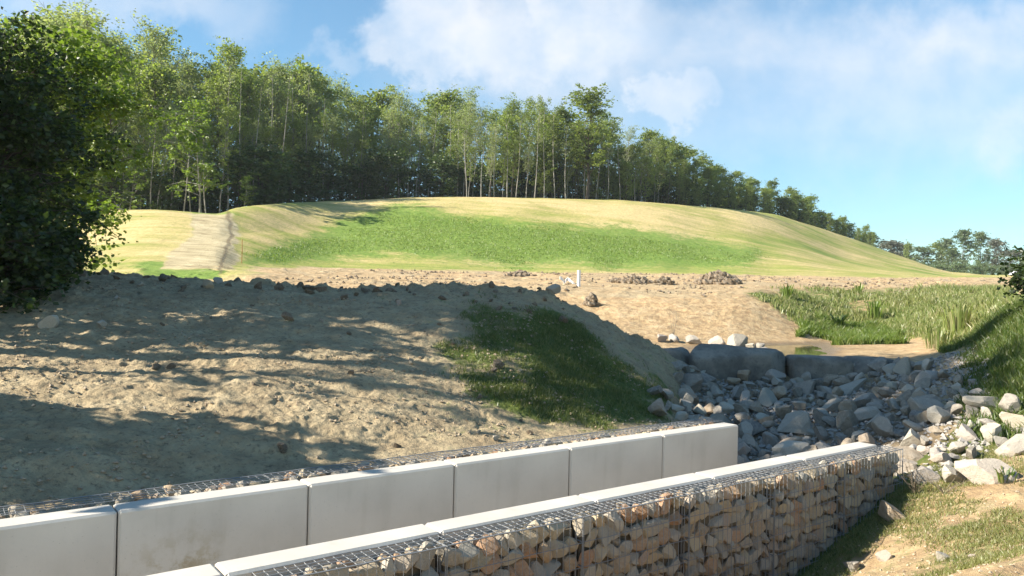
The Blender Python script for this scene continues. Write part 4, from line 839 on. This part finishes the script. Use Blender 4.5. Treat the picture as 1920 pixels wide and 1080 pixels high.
for (px, py, a, b, n, h, w, m, lab, sp, ln) in [(1572, 618, 24, 34, 34, .62, .11, ML_dark, 'dark broad-leaved rosette plant at the edge of the wet sand', .08, .9), (1640, 598, 25, 34, 60, .75, .05, MG_lush, 'blue-green upright clump in the middle of the reedy bank', .3, .35), (1795, 632, 19, 32, 90, .95, .05, MG_reed, 'tall pale green reed clump right of the wet sand', .4, .35),
                  (1760, 655, 17, 30, 60, .6, .045, MG_reed, 'lower pale reed clump at the shade edge by the sand', .35, .4), (1475, 560, 28, 38, 40, .6, .05, MG_lush, 'green weed standing at the top of the bank near its left end', .2, .5), (1610, 552, 30, 40, 30, .55, .05, MG_lush, 'small weed on the top edge of the bank', .2, .5)]:
    P = ground_at(px, py, a, b); tuft(P.x, P.y, n, h, w, m, 'weed_clump', lab, 'plant', sp, int(px), ln)
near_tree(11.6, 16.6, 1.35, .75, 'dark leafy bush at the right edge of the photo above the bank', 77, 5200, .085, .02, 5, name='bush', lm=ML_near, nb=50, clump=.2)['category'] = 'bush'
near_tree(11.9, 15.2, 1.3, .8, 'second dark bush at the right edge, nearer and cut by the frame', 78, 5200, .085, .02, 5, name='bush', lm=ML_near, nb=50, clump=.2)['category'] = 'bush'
def twiggy(X, Y, h, n, label, seed, name='sapling', cat='sapling', spread=.3, r=.007, m=None, fl=False):
    rs = np.random.RandomState(seed); g = Geo()
    for i in range(n):
        a = rs.uniform(0, 6.28); hh = h*rs.uniform(.6, 1); t = np.linspace(0, 1, 5); P = np.stack([math.cos(a)*spread*hh*t**1.3+rs.normal(size=5)*.02*hh, math.sin(a)*spread*hh*t**1.3, t*hh], 1); P[0, :2] = 0; g.tube(P, r*(1.1-t*.8), 4)
        for k in range(5):
            p = P[rs.randint(1, 5)]; d = rs.normal(size=3)*.12*h; d[2] = abs(d[2]); g.tube([p, p+d], [r*.5, r*.3], 3)
    o = g.obj(name, m or M_twig); o.location = (X, Y, h1(X, Y)-.02); tag(o, label, cat); return o
P = ground_at(1262, 636, 18.8, 25); twiggy(P.x, P.y, .9, 4, 'bare thin sapling standing on the sand behind the stones', 5, spread=.18, r=.011)
P = ground_at(1715, 925, 7.2, 9.5); twiggy(P.x, P.y, .42, 12, 'tangle of bare twigs at the foot of the gabion corner', 6, 'dead_branches', 'branches', .9, .005)
P = ground_at(1770, 925, 6.8, 9.5); twiggy(P.x, P.y, .25, 9, 'dry twigs lying left of the biggest pale boulder', 7, 'dead_branches', 'branches', 1.2, .004)
P = ground_at(1885, 905, 6.8, 9.5); tuft(P.x, P.y, 30, .16, .02, MG_green, 'weed_clump', 'green weed with a yellow flower right of the biggest boulder', 'plant', .1, 8, .8)
# fallen branch at the wood edge
def fallen():
    P = at(222, 400, 72.5); g = Geo(); z = h1(P.x, P.y); g.tube([(-1.0, 0, .1), (0, .2, .5), (1.1, 0, .15)], [.09, .07, .04], 6); g.tube([(0, .2, .5), (-.5, .1, 1.2)], [.05, .02], 5); g.tube([(-.3, .1, .35), (.2, .1, 1.0)], [.04, .015], 5)
    o = g.obj('fallen_branch', MB_pale); o.location = (P.x, P.y, z); tag(o, 'pale fallen branch on the brow at the left wood edge', 'branch')
fallen()
# ------------------------------------------------------------------ small objects
def post():
    P = ground_at(1085, 537, 31, 45); root = empty('white_post', (P.x, P.y, P.z)); root.rotation_euler = (0, 0, R(38)); k = P.y/F
    g = Geo(); w = 4.6*k; hh = 29*k; g.box((-w*.5, -w*.5, -.2), (w*.5, w*.5, hh)); g.box((-w*.54, -w*.54, hh), (w*.54, w*.54, hh+.03)); g.obj('post_shaft', M_white, root); tag(root, 'upright square white post on the dirt terrace', 'post')
    b = Geo(); rs = np.random.RandomState(4)
    def bag(c, s, seed):
        p, T = rock_mesh(seed, 3, 4, (1, .5, .5), .15, .6); return p*np.array(s)+np.array(c), T
    Q = ground_at(1063, 533, 31, 45); a = R(-24)
    o = empty('white_offcut', (Q.x, Q.y, Q.z)); tag(o, 'white bent sheet of plastic lying left of the white post', 'plastic sheet')
    g = Geo(); 
    prof = [(-14, 15), (-9, 12), (-5, 6), (-3, 9), (1, 13), (6, 10), (12, 5), (16, 1)]
    V = []
    for (x, zv) in prof:
        for dy in (-.14, .14):
            for dz in (0, -6*k): V.append((x*k, dy+.05*math.sin(x), max(zv*k+dz, -.05)))
    Qs = []
    for i in range(len(prof)-1):
        a0 = i*4; b0 = a0+4; Qs += [(a0, b0, b0+2, a0+2), (a0+1, a0+3, b0+3, b0+1), (a0, a0+1, b0+1, b0), (a0+2, b0+2, b0+3, a0+3)]
    Qs += [(0, 2, 3, 1), (28, 29, 31, 30)]; g.add(V, Qs); g.obj('folded_sheet', M_white, o)
post()
def heap(px, py, Y0, Y1, w, h, n, label, seed, cs=.16):
    P = ground_at(px, py, Y0, Y1); rs = np.random.RandomState(seed); g = Geo(); k = P.y/F; W = w*k; Hh = h*k
    th = np.linspace(0, 6.283, 29)[:-1]; rr = np.linspace(0, 1, 12); V = []
    for r_ in rr:
        for t_ in th:
            x = math.cos(t_)*W*.5*r_; yv = math.sin(t_)*W*.38*r_; V.append((x, yv, Hh*.85*(1-r_**1.5)+.12*float(fbm(np.array([x*2.2+seed]), np.array([yv*2.2]), 3, seed)[0])*(1-r_)-.1*r_))
    Q = [(i*28+j, i*28+(j+1) % 28, (i+1)*28+(j+1) % 28, (i+1)*28+j) for i in range(11) for j in range(28)]; g.add(V, Q)
    for i in range(n):
        r_ = rs.rand()**.6; t_ = rs.uniform(0, 6.28); p, T = RK[rs.randint(14)]; s_ = cs*rs.uniform(.4, 1.2); x = math.cos(t_)*W*.5*r_; yv = math.sin(t_)*W*.38*r_
        g.add(p*s_+np.array([x, yv, Hh*.85*(1-r_**1.5)]), None, T)
    o = g.obj('earth_heap', MR_clod); o.location = P; tag(o, label, 'earth heap')
heap(1347, 533, 36, 58, 88, 24, 170, 'largest dark heap of dug earth on the dirt terrace, right of the centre', 1, .2)
heap(1190, 531, 36, 58, 70, 13, 90, 'low dark heap of earth clods just right of the white post', 2, .16)
heap(1245, 531, 36, 58, 40, 9, 45, 'small low earth heap between the white post and the largest heap', 3, .14)
heap(1155, 529, 36, 58, 30, 8, 30, 'tiny clod heap close to the white post', 6, .14)
heap(975, 518, 45, 60, 60, 9, 50, 'low scatter of clods at the hill foot, left of the white post', 4, .16)
heap(1110, 573, 24, 32, 26, 22, 60, 'crumbling clump of dark soil at the corner of the sandy slope', 5, .12)
def clods():
    rs = random.Random(9); n = 0
    while n < 120:
        px = rs.uniform(60, 1060); Y = rs.uniform(14.6, 17.2) if n < 90 else rs.uniform(8, 15); u = (px-960)/F; X = u*Y
        if Y < 8.9 and -CT*X+ST*Y < DF+1: continue
        r = (rs.uniform(.04, .11) if rs.random() < .8 else rs.uniform(.11, .17)) if n < 90 else rs.uniform(.02, .06); put_rock(X, Y, r, MR_clod if rs.random() < .8 else MR_tan, 'clod of earth among others on the rough crest of the dirt mound' if n < 90 else 'small clod of earth lying on the open dirt slope', 'earth clods on the mound', .3, rs, 'earth_clod', 'clod'); n += 1
    for (px, py, r, lab, m) in [(935, 690, .12, 'brown clod sitting at the edge of the mound grass', MR_clod), (925, 697, .08, 'smaller clod beside the brown one on the mound', MR_clod), (530, 850, .09, 'dark red-brown stone low on the dirt slope above the far wall', MR_clod), (748, 572, .10, 'pale stone on the upper part of the mound', MR_pale), (190, 612, .12, 'small upright pale stone in the shade of the near tree', MR_pale), (90, 612, .17, 'dim rounded rock in the dark under the near tree', MR_pale), (540, 600, .12, 'dark upright clod on the middle of the mound', MR_clod)]:
        P = ground_at(px, py, 6, 17.3); put_rock(P.x, P.y, r, m, lab, None, .3, rs, 'loose_stone', 'stone')
    for (px, py, r, lab, m) in [(1672, 975, .16, 'bluish grey stone in the dark ditch beside the gabions', MR_grey), (1658, 1050, .07, 'small stone on the edge of the ditch shadow', MR_pale), (1765, 1050, .07, 'pale stone with a dark hollow on the lower right bank', MR_pale), (1822, 1045, .035, 'tiny white pebble on the lower right bank', MR_pale), (1600, 1070, .12, 'stone low in the ditch at the bottom of the photo', MR_grey)]:
        P = ground_at(px, py, 5, 8.8); put_rock(P.x, P.y, r, m, lab, None, .3, rs, 'loose_stone', 'stone')
clods()
def gravel(name, n, region, accept, lo, hi, m, seed, label):
    rs = np.random.RandomState(seed); x0, x1, y0, y1 = region; X = rs.uniform(x0, x1, n); Y = rs.uniform(y0, y1, n); k = accept(X, Y); X, Y = X[k], Y[k]; n = len(X); Z = H(X, Y)
    oc = np.array([[1, 0, 0], [-1, 0, 0], [0, 1, 0], [0, -1, 0], [0, 0, 1], [0, 0, -1], [.6, .6, .5], [-.6, .5, -.5]], float)[None]*rs.uniform(.6, 1.3, (n, 8, 1))*np.array([1, .8, .7])
    a = rs.uniform(0, 6.28, n); c_, s_ = np.cos(a)[:, None], np.sin(a)[:, None]; r_ = (lo+(hi-lo)*rs.rand(n)**3)[:, None]
    V = np.stack([(oc[..., 0]*c_-oc[..., 1]*s_)*r_+X[:, None], (oc[..., 0]*s_+oc[..., 1]*c_)*r_+Y[:, None], oc[..., 2]*r_+Z[:, None]+r_*.3], -1).reshape(-1, 3)
    T = np.array([[6, 2, 4], [6, 4, 0], [6, 0, 2], [4, 2, 1], [4, 1, 3], [4, 3, 0], [5, 0, 3], [5, 3, 1], [5, 2, 0], [5, 1, 7], [5, 7, 2], [7, 1, 2]]); F_ = (np.arange(n)[:, None, None]*8+T[None]).reshape(-1, 3)
    o = mesh_np(name, V, [F_], m); tag(o, label, 'gravel', kind='stuff')
lefts = lambda X, Y: (-CT*X+ST*Y > DF+WT+GB+.1) & (X/Y < .22) & (Y < feat(X/Y, 2)+1) & (X/Y > -.72)
gravel('crumbled_soil', 26000, (-12, 4, 5.5, 18), lambda X, Y: lefts(X, Y) & (fbm(X*1.2, Y*1.2, 3, 7) > -.05), .006, .035, MR_crumb, 1, 'crumbs of dry soil and tiny stones strewn over the dirt mound')
gravel('fine_rubble', 10500, (2, 10, 9, 17.5), lambda X, Y: (X/Y > .22) & (ST*X+CT*Y > SFE) & (X/Y < .62), .02, .07, MR_grey, 2, 'small broken rubble filling the gaps between the riprap stones')
gravel('terrace_crumbs', 9000, (-10, 30, 27, 60), lambda X, Y: (fbm(X*.5, Y*.8, 3, 8) > .12) & (X/Y < .58) & (Y < feat(X/Y, 6)-1) & (Y > feat(X/Y, 5)-2) & (X/Y > -.4), .03, .13, MR_clod, 3, 'dark earth crumbs scattered across the flat dirt terrace')
gravel('bank_crumbs', 4000, (1.5, 6.5, 4.2, 9.5), lambda X, Y: (-CT*X+ST*Y < DG-.1), .005, .022, MR_crumb, 4, 'soil crumbs and pebbles on the sunlit lower right bank')
def stake():
    P = ground_at(453, 494, 38, 60); g = Geo(); g.tube([(0, 0, -.2), (.02, 0, .8), (0, 0, 1.55)], .022, 5); o = g.obj('marker_stake', M_orange); o.location = P; tag(o, 'thin rusty orange stake at the right side of the dirt path', 'stake')
stake()
def car():
    Y = 150; px = 1908; X = (px-960)/F*Y; z = CAMZ+(hor(px)-522)/F*Y; root = empty('parked_car', (X, Y, z), R(8)); tag(root, 'tiny white car far away at the right edge beyond the terrace', 'car')
    bm = bmesh.new(); pr = [(-2.1, .35), (-2.1, .8), (-1.3, .95), (-.7, 1.42), (.7, 1.45), (1.3, 1.0), (2.1, .85), (2.1, .35)]
    f = [bm.verts.new((x, -.85, zv)) for x, zv in pr]; b = [bm.verts.new((x, .85, zv)) for x, zv in pr]; n = len(pr); bm.faces.new(f[::-1]); bm.faces.new(b)
    for i in range(n): bm.faces.new((f[i], f[(i+1) % n], b[(i+1) % n], b[i]))
    bmesh.ops.recalc_face_normals(bm, faces=bm.faces[:]); me = bpy.data.meshes.new('body'); bm.to_mesh(me); bm.free(); me.materials.append(M_car); o = bpy.data.objects.new('body', me); COL.objects.link(o); o.parent = root
    g = Geo(); g.box((-.65, -.87, .98), (.65, .87, 1.33)); g.obj('window', M_glass, root)
    for x in (-1.3, 1.3):
        for yv in (-.8, .8): g = Geo(); g.tube([(x, yv-.1, .33), (x, yv+.1, .33)], .33, 12); g.obj('wheel', M_tyre, root)
car()
# ------------------------------------------------------------------ air
def haze():
    g = Geo(); g.box((-420, -45, -4), (620, 880, 64)); m, nt = mat('thin_air'); out = nt.nodes.new('ShaderNodeOutputMaterial'); v = nt.nodes.new('ShaderNodeVolumePrincipled')
    v.inputs['Density'].default_value = .00022; v.inputs['Color'].default_value = (.86, .93, 1, 1); nt.links.new(v.outputs[0], out.inputs['Volume'])
    o = g.obj('haze', m); tag(o, 'thin pale summer haze in the distance', 'haze', kind='stuff')
haze()
